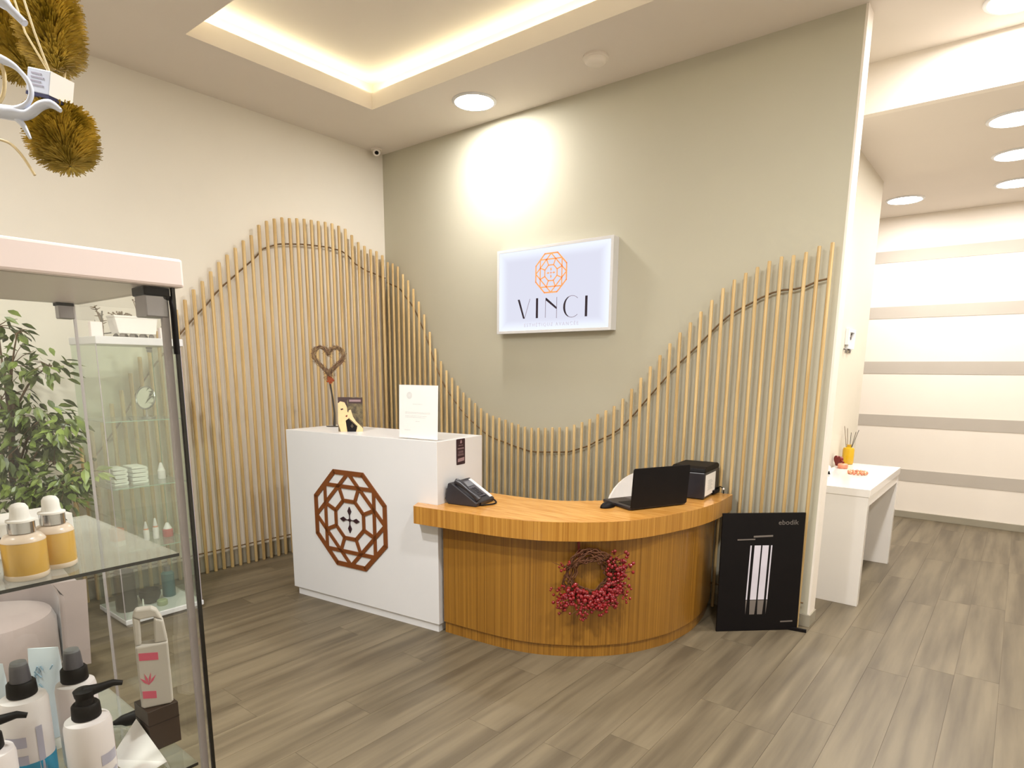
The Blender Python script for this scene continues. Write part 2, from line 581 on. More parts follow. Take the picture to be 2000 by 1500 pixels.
# ------------------------------------------------------------------ ceiling fixtures
lensprof = [(0.001, 0.0), (0.088, 0.0)]
for i, (x, y, z, ks, kw, vis) in enumerate(LIGHTS):
    nm = ['round white ceiling downlight above the greige wall left of the smoke detector',
          'round ceiling downlight in front of the dropped bulkhead at upper right',
          'corridor ceiling downlight nearest the bulkhead',
          'middle corridor ceiling downlight in the right-hand row',
          'corridor ceiling downlight of the right-hand row closest to striped wall',
          'single corridor ceiling downlight by the corner of the pale corridor wall'][i] if vis else None
    if vis:
        t = thing('ceiling_downlight', nm, 'light', (x, y, z), group='round ceiling downlights')
        ring = [(0.135, 0.0), (0.155, 0.0), (0.155, -0.004), (0.147, -0.010), (0.135, -0.010)]
        MB().lathe(ring+[ring[0]], 40).build('bezel', m_white, t, smooth=40)
        MB().lathe([(0.135, -0.0008), (0.135, -0.007)], 40).build('lens', m_lens, t)
    L = bpy.data.lights.new('downlight_or_fill_beam', 'SPOT')  # unseen entries get only these lamps, as added fill
    L.energy = SPOT_W*ks
    L.color = WARM
    L.spot_size = radians(125)
    L.spot_blend = 1.0
    L.shadow_soft_size = 0.06
    o = bpy.data.objects.new('downlight_or_fill_beam', L)
    COL.objects.link(o)
    o.location = (x, y, z-0.03)
    A = bpy.data.lights.new('downlight_or_fill_glow', 'AREA')
    A.shape = 'DISK'
    A.size = 0.2
    A.energy = AREA_W*kw
    A.color = WARM
    o = bpy.data.objects.new('downlight_or_fill_glow', A)
    COL.objects.link(o)
    o.location = (x, y, z-0.015)

t = thing('smoke_detector', 'round off-white smoke detector on the ceiling above the greige wall', 'detector', (2.385, -0.365, H1))
MB().lathe([(0.075, 0.0), (0.078, -0.012), (0.070, -0.016)], 32).build('base_plate', m_trim, t, smooth=40)
MB().lathe([(0.066, -0.014), (0.064, -0.030), (0.05, -0.040), (0.02, -0.043), (0.002, -0.043)], 32).build('cover', m_trim, t, smooth=50)

t = thing('security_camera', 'small white bullet security camera in the ceiling corner', 'camera', (0.075, -0.125, 3.316))
t.scale = (1.5, 1.5, 1.3)
MB().lathe([(0.03, 0.015), (0.03, 0.005), (0.012, 0.002), (0.012, -0.006)], 20).build('mount', m_trim, t, smooth=40)
d = Vector((0.75, -0.62, -0.35)).normalized()
MB().tube([(0, 0, -0.006), tuple(d*0.035+Vector((0, 0, -0.004))), tuple(d*0.05+Vector((0, 0, -0.004)))], [0.022, 0.022, 0.019], 16).build('body', m_trim, t, smooth=40)
MB().ball(tuple(d*0.048+Vector((0, 0, -0.006))), 0.0115, 12, 8).build('lens', m_black, t, smooth=60)

# ------------------------------------------------------------------ slat screens of round pine dowels
LY = [-3.3, -3.0, -2.654, -2.488, -2.274, -2.147, -2.041, -1.943, -1.876, -1.808, -1.747, -1.663, -1.601, -1.539, -1.48, -1.414, -1.352, -1.281, -1.227, -1.16, -1.1, -1.035, -0.969, -0.902, -0.843, -0.783, -0.712, -0.655, -0.589, -0.535, -0.477, -0.417, -0.346, -0.285, -0.212, -0.14, -0.076]
LZ = [0.5, 0.58, 0.80, 1.07, 1.342, 1.555, 1.70, 1.815, 1.891, 1.964, 2.035, 2.115, 2.191, 2.255, 2.305, 2.363, 2.422, 2.469, 2.553, 2.583, 2.608, 2.627, 2.631, 2.644, 2.65, 2.653, 2.656, 2.661, 2.66, 2.654, 2.648, 2.617, 2.559, 2.539, 2.516, 2.51, 2.485]
BX = [0.022, 0.087, 0.158, 0.224, 0.288, 0.354, 0.42, 0.481, 0.542, 0.61, 0.673, 0.738, 0.798, 0.866, 0.927, 0.993, 1.059, 1.124, 1.188, 1.255, 1.32, 1.384, 1.45, 1.517, 1.581, 1.647, 1.716, 1.774, 1.836, 1.897, 1.962, 2.03, 2.092, 2.157, 2.218, 2.282, 2.351, 2.417, 2.48, 2.547, 2.60, 2.66, 2.72, 2.78, 2.845, 2.91, 2.975, 3.04, 3.139, 3.205, 3.267, 3.335, 3.4, 3.461, 3.524, 3.592, 3.656, 3.711]
BZ = [2.456, 2.428, 2.409, 2.377, 2.308, 2.251, 2.174, 2.069, 1.969, 1.814, 1.677, 1.57, 1.498, 1.435, 1.373, 1.316, 1.272, 1.233, 1.194, 1.156, 1.138, 1.125, 1.113, 1.093, 1.084, 1.069, 1.065, 1.069, 1.073, 1.08, 1.084, 1.092, 1.111, 1.133, 1.155, 1.195, 1.226, 1.258, 1.309, 1.379, 1.44, 1.51, 1.575, 1.645, 1.715, 1.775, 1.835, 1.90, 1.999, 2.04, 2.07, 2.098, 2.125, 2.139, 2.138, 2.15, 2.177, 2.184]


def dowel(h, r=0.0125):
    return MB().lathe([(r*0.86, 0), (r, 0.003), (r, h-0.004), (r*0.8, h)], 10)


sl = thing('slat_screen', 'wave-topped screen of pine dowels along the cream wall', 'slat screen', (0.052, 0, 0))
n = int((3.25-0.076)/0.0645)
for k in range(n+1):
    y = -0.076-k*0.0645
    h = interp(LY, LZ, y)
    dowel(h).build('slat', m_pine, sl, smooth=50, loc=(0, y, 0.001))
pts = [(-0.0235, y, interp(LY, LZ, y)-0.185) for y in [-0.03-0.065*k for k in range(49)]]
MB().tube(pts, 0.0055, 8).build('rail', m_rail, sl, smooth=60, label='thin dark curved rod behind the dowels')
MB().tube([(-0.022, -0.03, 0.15), (-0.022, -3.2, 0.15)], 0.005, 8).build('rail', m_rail, sl, smooth=60)

sb = thing('slat_screen', 'wave-topped screen of pine dowels along the greige wall behind the desk', 'slat screen', (0, -0.052, 0))
for k in range(58):
    x = 0.03+k*(3.711-0.03)/57
    h = interp(BX, BZ, x)
    dowel(h, 0.0102).build('slat', m_pine, sb, smooth=50, loc=(x, 0, 0.001))
pts = [(x, 0.0235, interp(BX, BZ, x)-(0.185 if x < 3.3 else 0.18)) for x in [0.05+0.06*k for k in range(62)]]
MB().tube(pts, 0.0055, 8).build('rail', m_rail, sb, smooth=60, label='thin dark curved rod behind the dowels')
MB().tube([(0.04, 0.022, 0.15), (3.73, 0.022, 0.15)], 0.005, 8).build('rail', m_rail, sb, smooth=60)


# ------------------------------------------------------------------ emblem used on the counter and on the sign
def emblem(mb, R, M, th, w1=0.085, w2=0.06, dia=None):
    V = [(R*cos(radians(22.5+45*k)), R*sin(radians(22.5+45*k))) for k in range(8)]
    Ri = R*(1-w1/2/cos(pi/8))
    Vc = [(p[0]*Ri/R, p[1]*Ri/R) for p in V]
    for k in range(8):
        bar(mb, Vc[k], Vc[(k+1) % 8], w1*R, 0, th, M, e=w1*R*0.2)
    rm = Ri*cos(pi/8)
    Mi = [(rm*cos(radians(45*k)), rm*sin(radians(45*k))) for k in range(8)]
    for k in range(8):
        bar(mb, Mi[k], Mi[(k+2) % 8], w2*R, 0, th*0.98, M)
    ro = 0.385*R
    I = [(ro*cos(radians(22.5+45*k)), ro*sin(radians(22.5+45*k))) for k in range(8)]
    rq = rm*cos(pi/4)/cos(pi/8)
    for k in range(8):
        bar(mb, I[k], I[(k+1) % 8], w2*R, 0, th*0.97, M, e=w2*R*0.2)
        a = radians(22.5+45*k)
        bar(mb, I[k], (rq*cos(a), rq*sin(a)), w2*R, 0, th*0.96, M)
    if dia is None:
        dia = mb
    for k in range(4):
        a = pi/2*k
        u, v = Vector((cos(a), sin(a))), Vector((-sin(a), cos(a)))
        c0 = u*0.165*R
        dia.prism([tuple(c0-u*0.085*R), tuple(c0-v*0.045*R), tuple(c0+u*0.085*R), tuple(c0+v*0.045*R)], 0, th, M)
        bar(dia, (0, 0), tuple(u*0.09*R), 0.012*R, 0, th, M)
    dia.prism([(0.04*R, 0), (0, 0.04*R), (-0.04*R, 0), (0, -0.04*R)], 0, th, M)


# ------------------------------------------------------------------ white reception counter
TH = radians(7.3)
U, NN = Vector((cos(TH), sin(TH), 0)), Vector((-sin(TH), cos(TH), 0))
P2 = Vector((2.137, -1.479, 0))
CW, CD, CH = 1.235, 0.44, 1.11
rc = thing('reception_counter', 'tall white reception counter with brown octagonal emblem on its front', 'counter', P2, TH)
B(-CW, 0, 0, CD, 0.05, CH).build('body', m_white, rc, bevel=0.002)
B(-CW+0.03, -0.012, 0.012, CD-0.02, 0, 0.05).build('plinth', m_white, rc)
em = MB()
EM = onplane((-0.685, -0.0005, 0.581), (1, 0, 0))
dm = MB()
emblem(em, 0.333, EM, 0.006, 0.090, 0.072, dm)
emo = em.build('emblem', m_emblem, rc, label='brown octagonal lattice emblem')
dm.build('emblem_centre', m_plum, emo, label='dark cross of small diamonds inside the emblem')

# sticker on its right end
st = thing('sticker', 'narrow dark plum sticker with white print on the counter end', 'sticker', P2, TH)
SM = onplane((0.0008, 0.178, 0.959), (0, 1, 0))
c = MB()
c.prism([(0.004, 0), (0.080, 0), (0.084, 0.004), (0.084, 0.145), (0.080, 0.149), (0.004, 0.149), (0, 0.145), (0, 0.004)], 0, 0.001, SM)
sbk = c.build('backing', m_plum, st)
c = MB()
c.prism([(0.012, 0.016), (0.074, 0.020), (0.076, 0.040), (0.014, 0.036)], 0.001, 0.0014, SM)
c.prism([(0.036, 0.125), (0.046, 0.121), (0.054, 0.128), (0.048, 0.143), (0.040, 0.138)], 0.001, 0.0014, SM)
for zz, a, b in ((0.110, 0.022, 0.062), (0.094, 0.012, 0.072), (0.090, 0.012, 0.072), (0.076, 0.020, 0.066), (0.069, 0.020, 0.066), (0.060, 0.014, 0.070), (0.053, 0.014, 0.070)):
    x = a
    while x < b:
        l = random.uniform(0.004, 0.010)
        c.prism([(x, zz), (min(x+l, b), zz), (min(x+l, b), zz+0.0028), (x, zz+0.0028)], 0.001, 0.0014, SM)
        x += l+0.002
c.build('print', m_mauveprint, sbk, kind='stuff')

# ------------------------------------------------------------------ curved wooden desk
ZD = 0.757
outer = catmull([(2.049, -1.579), (2.151, -1.565), (2.251, -1.548), (2.407, -1.522), (2.565, -1.494), (2.714, -1.449), (2.83, -1.395), (2.934, -1.32), (3.001, -1.262), (3.096, -1.157), (3.174, -1.011), (3.237, -0.819), (3.29, -0.58), (3.303, -0.34), (3.283, -0.075)], 5)
inner = catmull([(2.95, -0.075), (2.95, -0.35), (2.90, -0.54), (2.835, -0.66), (2.77, -0.76), (2.679, -0.855), (2.60, -0.92), (2.50, -0.965), (2.348, -0.995), (2.141, -1.015), (2.09, -1.02)], 5)
ef = P2+U*0.0015
endb = ef+NN*(CD-0.02)
fr = P2+U*0.0015-NN*0.0015
lf = P2-U*0.139-NN*0.0015
poly = outer+inner+[(endb.x, endb.y), (fr.x, fr.y), (lf.x, lf.y)]
dk = thing('reception_desk', 'curved honey-coloured wooden desk with striped veneer front beside the white counter', 'desk', (2.7, -1.0, 0))
T = Matrix.Translation((-2.7, 1.0, 0))
MB().prism(poly, ZD-0.10, ZD-0.0015, T).build('desktop_edge', m_deskedge, dk, bevel=0.001)
MB().prism(poly, ZD-0.0015, ZD, T).build('desktop_surface', m_desktop, dk)
bc = catmull([(2.150, -1.440), (2.24, -1.432), (2.388, -1.416), (2.531, -1.396), (2.679, -1.358), (2.809, -1.295), (2.936, -1.205), (3.031, -1.115), (3.115, -1.0), (3.186, -0.848), (3.223, -0.72), (3.243, -0.542), (3.237, -0.407), (3.215, -0.25), (3.18, -0.10)], 5)


def offset(P, d):
    out = []
    for i in range(len(P)):
        a, b = P[max(i-1, 0)], P[min(i+1, len(P)-1)]
        t = Vector((b[0]-a[0], b[1]-a[1])).normalized()
        out.append((P[i][0]+t.y*d, P[i][1]-t.x*d))
    return out


front = offset(bc, 0.012)
back = offset(bc, -0.025)
MB().prism(front+back[::-1], 0.068, ZD-0.10, T).build('front_panel', m_desk_shaded, dk)
MB().prism(bc+back[::-1], 0.0, 0.068, T).build('plinth', m_desk_shaded, dk)
for s, o in ((0, 0), ):
    MB().box(2.96, 3.15, -0.11, -0.09, 0.0, ZD-0.10, T).build('end_panel', m_desk_shaded, dk)


# front point helper for the wreath
def deskpoint(s, out):
    P = [Vector((p[0], p[1])) for p in front]
    L = 0
    for i in range(len(P)-1):
        l = (P[i+1]-P[i]).length
        if L+l >= s:
            t = (P[i+1]-P[i])/l
            p = P[i]+t*(s-L)
            nrm = Vector((t.y, -t.x))
            return (p+nrm*out), t, nrm
        L += l
    return P[-1], t, nrm


# ------------------------------------------------------------------ red berry wreath
best = min(((Vector((2.978, -1.179))-deskpoint(s/100, 0)[0]).length, s/100) for s in range(10, 150))[1]
pw, tw, nw = deskpoint(best, 0.05)
wr = thing('berry_wreath', 'wreath of glossy red berries and brown twigs on the desk front', 'wreath', (pw.x-0.024, pw.y-0.010, 0.468), atan2(tw.y, tw.x))
wr.scale = (1.22, 1.1, 1.22)
# local: x along desk, y into desk, z up ; outward is -y
rnd = random.Random(3)
c = MB()
for j in range(26):
    ph = rnd.random()*6.28
    r0 = 0.088+rnd.uniform(-0.022, 0.026)
    pts = []
    for k in range(15):
        a = ph+k*0.33
        rr = r0+0.012*sin(k*1.7+j)
        pts.append((rr*cos(a), 0.012*sin(k*2.1+j*1.3), rr*sin(a)))
    c.tube(pts, 0.0028, 5)
c.build('twig_ring', m_twig, wr, smooth=60)
c, cd = MB(), MB()
sprays = []
for j in range(66):
    a = rnd.choice([rnd.uniform(-2.6, -0.3), rnd.uniform(-2.6, -0.3), rnd.uniform(-0.7, 0.9), rnd.uniform(-0.7, 0.9), rnd.uniform(-3.1, 3.1)])
    if 0.9 < a < 2.4:
        a -= 2.4
    l = rnd.uniform(0.03, 0.095)
    if -2.4 < a < -1.9:
        l += 0.035
    p0 = Vector((0.095*cos(a), -0.01, 0.095*sin(a)))
    dr = Vector((cos(a+rnd.uniform(-.5, .5)), rnd.uniform(-0.5, -0.05), sin(a+rnd.uniform(-.5, .5)))).normalized()
    p1 = p0+dr*l
    mid = (p0+p1)/2+Vector((rnd.uniform(-.012, .012), -0.006, rnd.uniform(-.012, .012)))
    c.tube([tuple(p0), tuple(mid), tuple(p1)], [0.002, 0.0015, 0.001], 5)
    sprays.append((p0, p1, a))
c.build('twigs', m_twig, wr, smooth=60, kind='stuff')
c = MB()
for p0, p1, a in sprays:
    low = -2.8 < a < 0.4
    for q in range(7 if low else 3):
        f = rnd.uniform(0.25, 1.0)
        p = p0.lerp(p1, f)+Vector((rnd.uniform(-.012, .012), rnd.uniform(-.014, .0), rnd.uniform(-.012, .012)))
        (c if low or rnd.random() < .35 else cd).ball(tuple(p), rnd.uniform(0.0045, 0.0085), 8, 6)
for j in range(110):
    a = rnd.choice([rnd.uniform(-2.7, 0.9), rnd.uniform(-2.7, -0.2)])
    rr = 0.092+rnd.uniform(-.026, .03)
    c.ball((rr*cos(a), -0.018-rnd.uniform(0, .016), rr*sin(a)), rnd.uniform(0.006, 0.0105), 8, 6)
c.build('berries', m_red, wr, smooth=60, kind='stuff')
cd.build('buds', m_darkred, wr, smooth=60, kind='stuff')
MB().prism([(-0.052, 0.07), (-0.040, 0.07), (-0.046, 0.155), (-0.056, 0.155)], -0.002, 0.002, Matrix(((1, 0, 0, 0), (0, 0, 1, 0.02), (0, 1, 0, 0), (0, 0, 0, 1)))).build('ribbon', m_darkred, wr)

# ------------------------------------------------------------------ things on the white counter
# heart on a stick
ht = thing('heart_wreath_ornament', 'dried twig heart wreath on a dark metal stand at counter corner', 'ornament', (0.965, -1.30, CH), radians(43.7))
MB().prism([(0.055*cos(a), 0.035*sin(a)) for a in [2*pi*k/20 for k in range(20)]], 0, 0.004).build('base', m_blackwire, ht)
MB().tube([(0, 0, 0.004), (0.003, 0, 0.09), (-0.004, 0, 0.19), (-0.018, 0, 0.30)], [0.009, 0.006, 0.006, 0.006], 8).build('stick', m_blackwire, ht, smooth=60)
c = MB()
rnd = random.Random(5)


def heart(t, s):
    return (s*16*sin(t)**3, s*(13*cos(t)-5*cos(2*t)-2*cos(3*t)-cos(4*t)))


for j in range(26):
    pts = []
    ph = rnd.random()*6.28
    for k in range(33):
        t = 2*pi*k/33
        x, z = heart(t, 0.0062)
        pts.append((x-0.02+0.011*sin(t*5+ph*3), 0.010*cos(t*4+ph*2), z+0.455+0.011*cos(t*6+ph)))
    c.tube(pts, 0.0023, 5, closed=True)
c.build('heart_frame', m_drytwig, ht, smooth=60)
c = MB()
for j in range(620):
    t = rnd.random()*6.28
    x, z = heart(t, 0.0062)
    p = Vector((x-0.02+rnd.gauss(0, .006), rnd.gauss(0, .006), z+0.455+rnd.gauss(0, .006)))
    q = p+Vector((rnd.gauss(0, .011), rnd.gauss(0, .009), rnd.gauss(0, .011)))
    c.tube([tuple(p), tuple(q)], [0.0016, 0.0008], 4)
for j in range(60):
    p = Vector((-0.02+rnd.gauss(0, .018), rnd.gauss(0, .012), 0.345+rnd.gauss(0, .02)))
    q = p+Vector((rnd.gauss(0, .012), rnd.gauss(0, .012), rnd.gauss(0, .014)))
    c.tube([tuple(p), tuple(q)], [0.0022, 0.0008], 4)
c.build('dried_sprigs', m_drytwig, ht, kind='stuff')
c = MB()
for j in range(16):
    a = j*2.4
    rr = 0.004+0.0013*j
    c.ball((-0.013+rr*cos(a), -0.01, 0.315+rr*sin(a)), 0.010-0.0002*j, 8, 6, (1, 0.6, 1))
c.build('rose', m_rose, ht, smooth=60, label='small rust-coloured rose at the foot of the heart')

# leaflet with a portrait
lf2 = thing('portrait_leaflet', 'small dark leaflet with a printed face standing on the counter', 'leaflet', (1.277, -1.494, CH), radians(43.7))
LM = onplane((0, 0, 0), (1, 0, 0)) @ Matrix.Rotation(radians(-6), 4, 'X')
LW, LH = 0.152, 0.215
c = MB()
c.prism([(0, 0), (LW, 0), (LW, LH), (0, LH)], -0.003, 0, LM)
lc_ = c.build('card', m_olive, lf2)
B(0.03, 0.12, 0.0, 0.055, 0, 0.004).build('foot', m_olive, lf2)


def flat(pts, m, name, parent, M, z, sx, sy, dz=0.0004, **kw):
    MB().prism([(p[0]*sx, p[1]*sy) for p in pts], z, z+dz, M).build(name, m, parent, **kw)


flat([(0, .62), (0, 1), (.5, 1), (.36, .9), (.40, .72), (.30, .6), (.12, .56)], m_hair, 'printed_hair', lc_, LM, 0.0002, LW, LH)
flat([(0, .24), (.1, 0), (.36, 0), (.30, .32), (.42, .38), (.46, .5), (.38, .58), (.36, .72), (.27, .85), (.1, .88), (0, .82)], m_skin, 'printed_face', lc_, LM, 0.0007, LW, LH)
flat([(.10, .66), (.2, .68), (.22, .64), (.12, .62)], m_hair, 'printed_eye', lc_, LM, 0.0012, LW, LH)
flat([(.30, .46), (.37, .49), (.38, .44), (.32, .42)], m_darkred, 'printed_lips', lc_, LM, 0.0012, LW, LH)
flat([(.38, .46), (.44, .62), (.52, .64), (.60, .44), (.72, .30), (1.0, .10), (1.0, 0), (.72, 0), (.78, .16), (.56, .32), (.46, .38)], m_skin, 'printed_hand', lc_, LM, 0.0008, LW, LH)
flat([(.36, 0), (.76, 0), (.74, .16), (.52, .30), (.42, .38), (.30, .32)], m_black, 'printed_panel', lc_, LM, 0.0004, LW, LH)
flat([(.42, .98), (1, .98), (1, .82), (.42, .82)], m_hair, 'printed_banner', lc_, LM, 0.0005, LW, LH)
flat([(.46, .93), (.93, .93), (.93, .87), (.46, .87)], m_mauveprint, 'printed_title', lc_, LM, 0.0010, LW, LH)
flat([(.50, .16), (.56, .24), (.62, .16), (.56, .10)], m_olive, 'printed_motif', lc_, LM, 0.0009, LW, LH)

# A4 notice in an acrylic stand
no = thing('notice_stand', 'white printed notice in a clear upright stand on the counter edge', 'sign', P2+Vector((0, 0, CH)), TH)
NM = onplane((-0.294, 0.030, 0.0), (1, 0, 0)) @ Matrix.Rotation(radians(-2), 4, 'X')
NW, NH = 0.278, 0.303
MB().prism([(0, 0.006), (NW, 0.006), (NW, NH), (0, NH)], 0, 0.0012, NM).build('sheet', m_paper, no)
sh_ = no.children[0]
MB().prism([(-0.002, 0.0), (NW+0.002, 0.0), (NW+0.002, NH+0.002), (-0.002, NH+0.002)], 0.0016, 0.0034, NM).build('acrylic_front', m_acrylic, no)
B(-0.296, -0.014, 0.012, 0.085, 0.0, 0.003).build('acrylic_foot', m_acrylic, no)
c = MB()
rnd = random.Random(9)
emblem(c, 0.020, NM @ Matrix.Translation((0.075, 0.245, 0.0013)), 0.0002, 0.1, 0.08)
for zz, a, b in ((0.196, 0.10, 0.17), (0.150, 0.045, 0.225), (0.144, 0.045, 0.225), (0.130, 0.045, 0.20), (0.122, 0.045, 0.19), (0.100, 0.12, 0.15), (0.050, 0.04, 0.085)):
    x = a
    while x < b:
        l = rnd.uniform(0.006, 0.018)
        c.prism([(x, zz), (min(x+l, b), zz), (min(x+l, b), zz+0.0025), (x, zz+0.0025)], 0.0013, 0.0015, NM)
        x += l+0.003
c.build('print', m_print, sh_, kind='stuff')

# ------------------------------------------------------------------ desk phone
ph = thing('desk_phone', 'dark grey office telephone with angled keypad on the desk', 'telephone', (2.222, -1.305, ZD), radians(101.5))
# local x = phone width, y = towards back (high side)
side = [(-0.10, 0.0), (0.085, 0.0), (0.105, 0.03), (0.085, 0.118), (0.06, 0.124), (-0.105, 0.022)]
PM = Matrix(((0, 0, 1, -0.10), (1, 0, 0, 0), (0, 1, 0, 0), (0, 0, 0, 1)))
MB().prism(side, 0.0, 0.20, PM).build('body', m_dark, ph, bevel=0.006)
ang = atan2(0.102, 0.165)
PT = Matrix.Translation((0, -0.105, 0.0235)) @ Matrix.Rotation(ang, 4, 'X')
B0 = MB().box(-0.03, 0.055, 0.035, 0.175, 0.0, 0.004, PT).build('keypad_panel', m_charcoal, ph)
for i in range(3):
    for j in range(4):
        MB().box(-0.022+i*0.020, -0.008+i*0.020, 0.045+j*0.017, 0.057+j*0.017, 0.004, 0.0075, PT).build('key', m_dark, B0)
MB().box(-0.022, 0.046, 0.125, 0.165, 0.004, 0.007, PT).build('screen', m_grey, B0)
MB().box(0.062, 0.088, 0.012, 0.180, 0.0, 0.004, PT).build('label_strip', m_lcd, ph, label='pale paper label strip')
hs = [(-0.080, 0.008, 0.014), (-0.080, 0.03, 0.022), (-0.080, 0.09, 0.020), (-0.080, 0.15, 0.022), (-0.080, 0.182, 0.014)]
MB().tube([tuple(PT @ Vector(p)) for p in hs], [0.017, 0.018, 0.011, 0.018, 0.017], 12).build('handset', m_dark, ph, smooth=50)
cord = [(-0.06, -0.105, 0.02)]
for k in range(9):
    a = k/8*pi
    cord.append((-0.06+0.16*k/8, -0.105-0.045*sin(a), 0.006))
cord.append((0.10, -0.09, 0.012))
MB().tube(catmull(cord, 4), 0.0042, 7).build('cord', m_black, ph, smooth=60)

# ------------------------------------------------------------------ laptop, mouse, printer
la = atan2(-0.552+0.911, 3.191-3.03)
lp = thing('laptop', 'open black laptop seen from behind on the curved desk', 'laptop', (3.03, -0.911, ZD), la)
# local x along the hinge, +y away from the camera side, z up
MB().prism([(0.005, 0.0), (0.385, 0.0), (0.39, 0.006), (0.39, 0.214), (0.383, 0.221), (0.007, 0.221), (0, 0.214), (0, 0.006)], -0.004, 0.004,
           Matrix(((1, 0, 0, 0), (0, 0, -1, 0.0), (0, 1, 0, 0.012), (0, 0, 0, 1))) @ Matrix.Rotation(radians(4), 4, 'X')).build('lid', m_black, lp, bevel=0.002)
lb = B(0.0, 0.39, 0.006, 0.255, 0.004, 0.020).build('base', m_dark, lp, bevel=0.003)
B(0.03, 0.36, 0.04, 0.15, 0.020, 0.0215).build('keyboard', m_black, lb)
B(0.14, 0.25, 0.17, 0.235, 0.020, 0.0208).build('touchpad', m_charcoal, lb)
B(0.012, 0.378, -0.0105, -0.0095, 0.03, 0.235).build('screen', m_black, lp) if False else None
for a in (0.03, 0.36):
    MB().ball((a, 0.02, 0.0025), 0.005, 8, 6, (1, 1, .5)).build('foot', m_black, lp)
    MB().ball((a, 0.23, 0.0025), 0.005, 8, 6, (1, 1, .5)).build('foot', m_black, lp)
ms = thing('computer_mouse', 'small black computer mouse beside the laptop', 'mouse', (2.885, -0.905, ZD), radians(80))
MB().ball((0, 0, 0.0), 0.03, 18, 12, (1.75, 1, 1.1)).build('shell', m_black, ms, smooth=60)
for o in [ms.children[0]]:
    me = o.data
    for v in me.vertices:
        v.co.z = max(v.co.z, 0.001)
MB().ball((0.025, 0, 0.029), 0.005, 8, 6, (1.3, .5, 1)).build('scroll_wheel', m_charcoal, ms, smooth=60)

pr = thing('label_printer', 'dark boxy printer with white sheet on its side behind the laptop', 'printer', (3.05, -0.228, ZD), radians(6))
B(-0.055, 0.15, -0.155, 0.150, 0.004, 0.160).build('body', m_dark, pr, bevel=0.006)
MB().prism([(-0.155, 0.160), (0.150, 0.160), (0.144, 0.182), (0.115, 0.192), (-0.115, 0.192), (-0.15, 0.182)], -0.055, 0.150,
           Matrix(((0, 0, 1, 0), (1, 0, 0, 0), (0, 1, 0, 0), (0, 0, 0, 1)))).build('lid', m_black, pr, bevel=0.004)
B(0.1505, 0.1515, -0.14, 0.07, 0.018, 0.145).build('paper_label', m_paper, pr, label='white sheet taped to the side')
c = MB()
LBM = onplane((0.1516, -0.14, 0.018), (0, 1, 0))
for k in range(9):
    c.prism([(0.05+0.010*(k % 2), 0.030+k*0.007), (0.15-0.012*(k % 3), 0.030+k*0.007), (0.15-0.012*(k % 3), 0.034+k*0.007), (0.05+0.010*(k % 2), 0.034+k*0.007)], 0, 0.0004, LBM)
c.build('print', m_print, pr)
B(0.09, 0.165, 0.02, 0.14, 0.010, 0.030).build('output_tray', m_black, pr)
for a in (-0.035, 0.13):
    for b in (-0.13, 0.13):
        MB().lathe([(0.01, 0), (0.01, 0.005)], 10, c=(a, b)).build('foot', m_black, pr)
pc = thing('power_cable', 'short black cable with a pale plug tip behind the printer', 'cable', (3.215, -0.10, ZD))
MB().tube([(-0.03, 0.0, 0.03), (0.0, -0.004, 0.045), (0.02, -0.006, 0.035), (0.022, -0.006, 0.003)], 0.0035, 8).build('lead', m_black, pc, smooth=60)
MB().ball((0.021, -0.008, 0.033), 0.007, 8, 6).build('plug_tip', m_paper, pc, smooth=60)

# ------------------------------------------------------------------ swivel chair behind the desk
ch = thing('office_chair', 'white tub chair behind the curved desk', 'chair', (2.715, -0.285, 0), radians(80))
c = MB()
prof = []
nseg, nh = 22, 7
vs, fs = [], []
for sgn, rr in ((0, 0.205), (1, 0.190)):
    for i in range(nh+1):
        for k in range(nseg+1):
            a = radians(-105+210*k/nseg)
            top = 0.46+0.395*max(0.0, cos(a*0.86))**0.48
            z = 0.44+(top-0.44)*i/nh
            r2 = rr*(0.93+0.10*i/nh)
            vs.append((r2*cos(a), r2*sin(a), z))
m1 = (nh+1)*(nseg+1)
for i in range(nh):
    for k in range(nseg):
        a = i*(nseg+1)+k
        fs.append((a, a+1, a+nseg+2, a+nseg+1))
        fs.append((m1+a, m1+a+nseg+1, m1+a+nseg+2, m1+a+1))
for k in range(nseg):
    a = nh*(nseg+1)+k
    fs.append((a, a+1, m1+a+1, m1+a))
    fs.append((k+1, k, m1+k, m1+k+1))
for i in range(nh):
    a = i*(nseg+1)
    fs.append((a+nseg+1, a, m1+a, m1+a+nseg+1)[::-1])
    a += nseg
    fs.append((a, a+nseg+1, m1+a+nseg+1, m1+a))
MB().add(vs, fs).build('backrest', m_whitegloss, ch, smooth=60)
MB().lathe([(0.10, 0.40), (0.16, 0.425), (0.182, 0.45), (0.18, 0.47), (0.12, 0.48), (0.01, 0.478)], 32).build('seat', m_whitegloss, ch, smooth=50)
MB().lathe([(0.028, 0.08), (0.028, 0.40)], 16).build('column', m_chrome, ch, smooth=50)
for k in range(5):
    a = 2*pi*k/5
    MB().tube([(0.02*cos(a), 0.02*sin(a), 0.10), (0.2*cos(a), 0.2*sin(a), 0.06)], [0.02, 0.012], 8).build('foot', m_chrome, ch, smooth=60)
    MB().ball((0.2*cos(a), 0.2*sin(a), 0.027), 0.026, 12, 8, (1, .6, 1)).build('caster', m_black, ch, smooth=60)

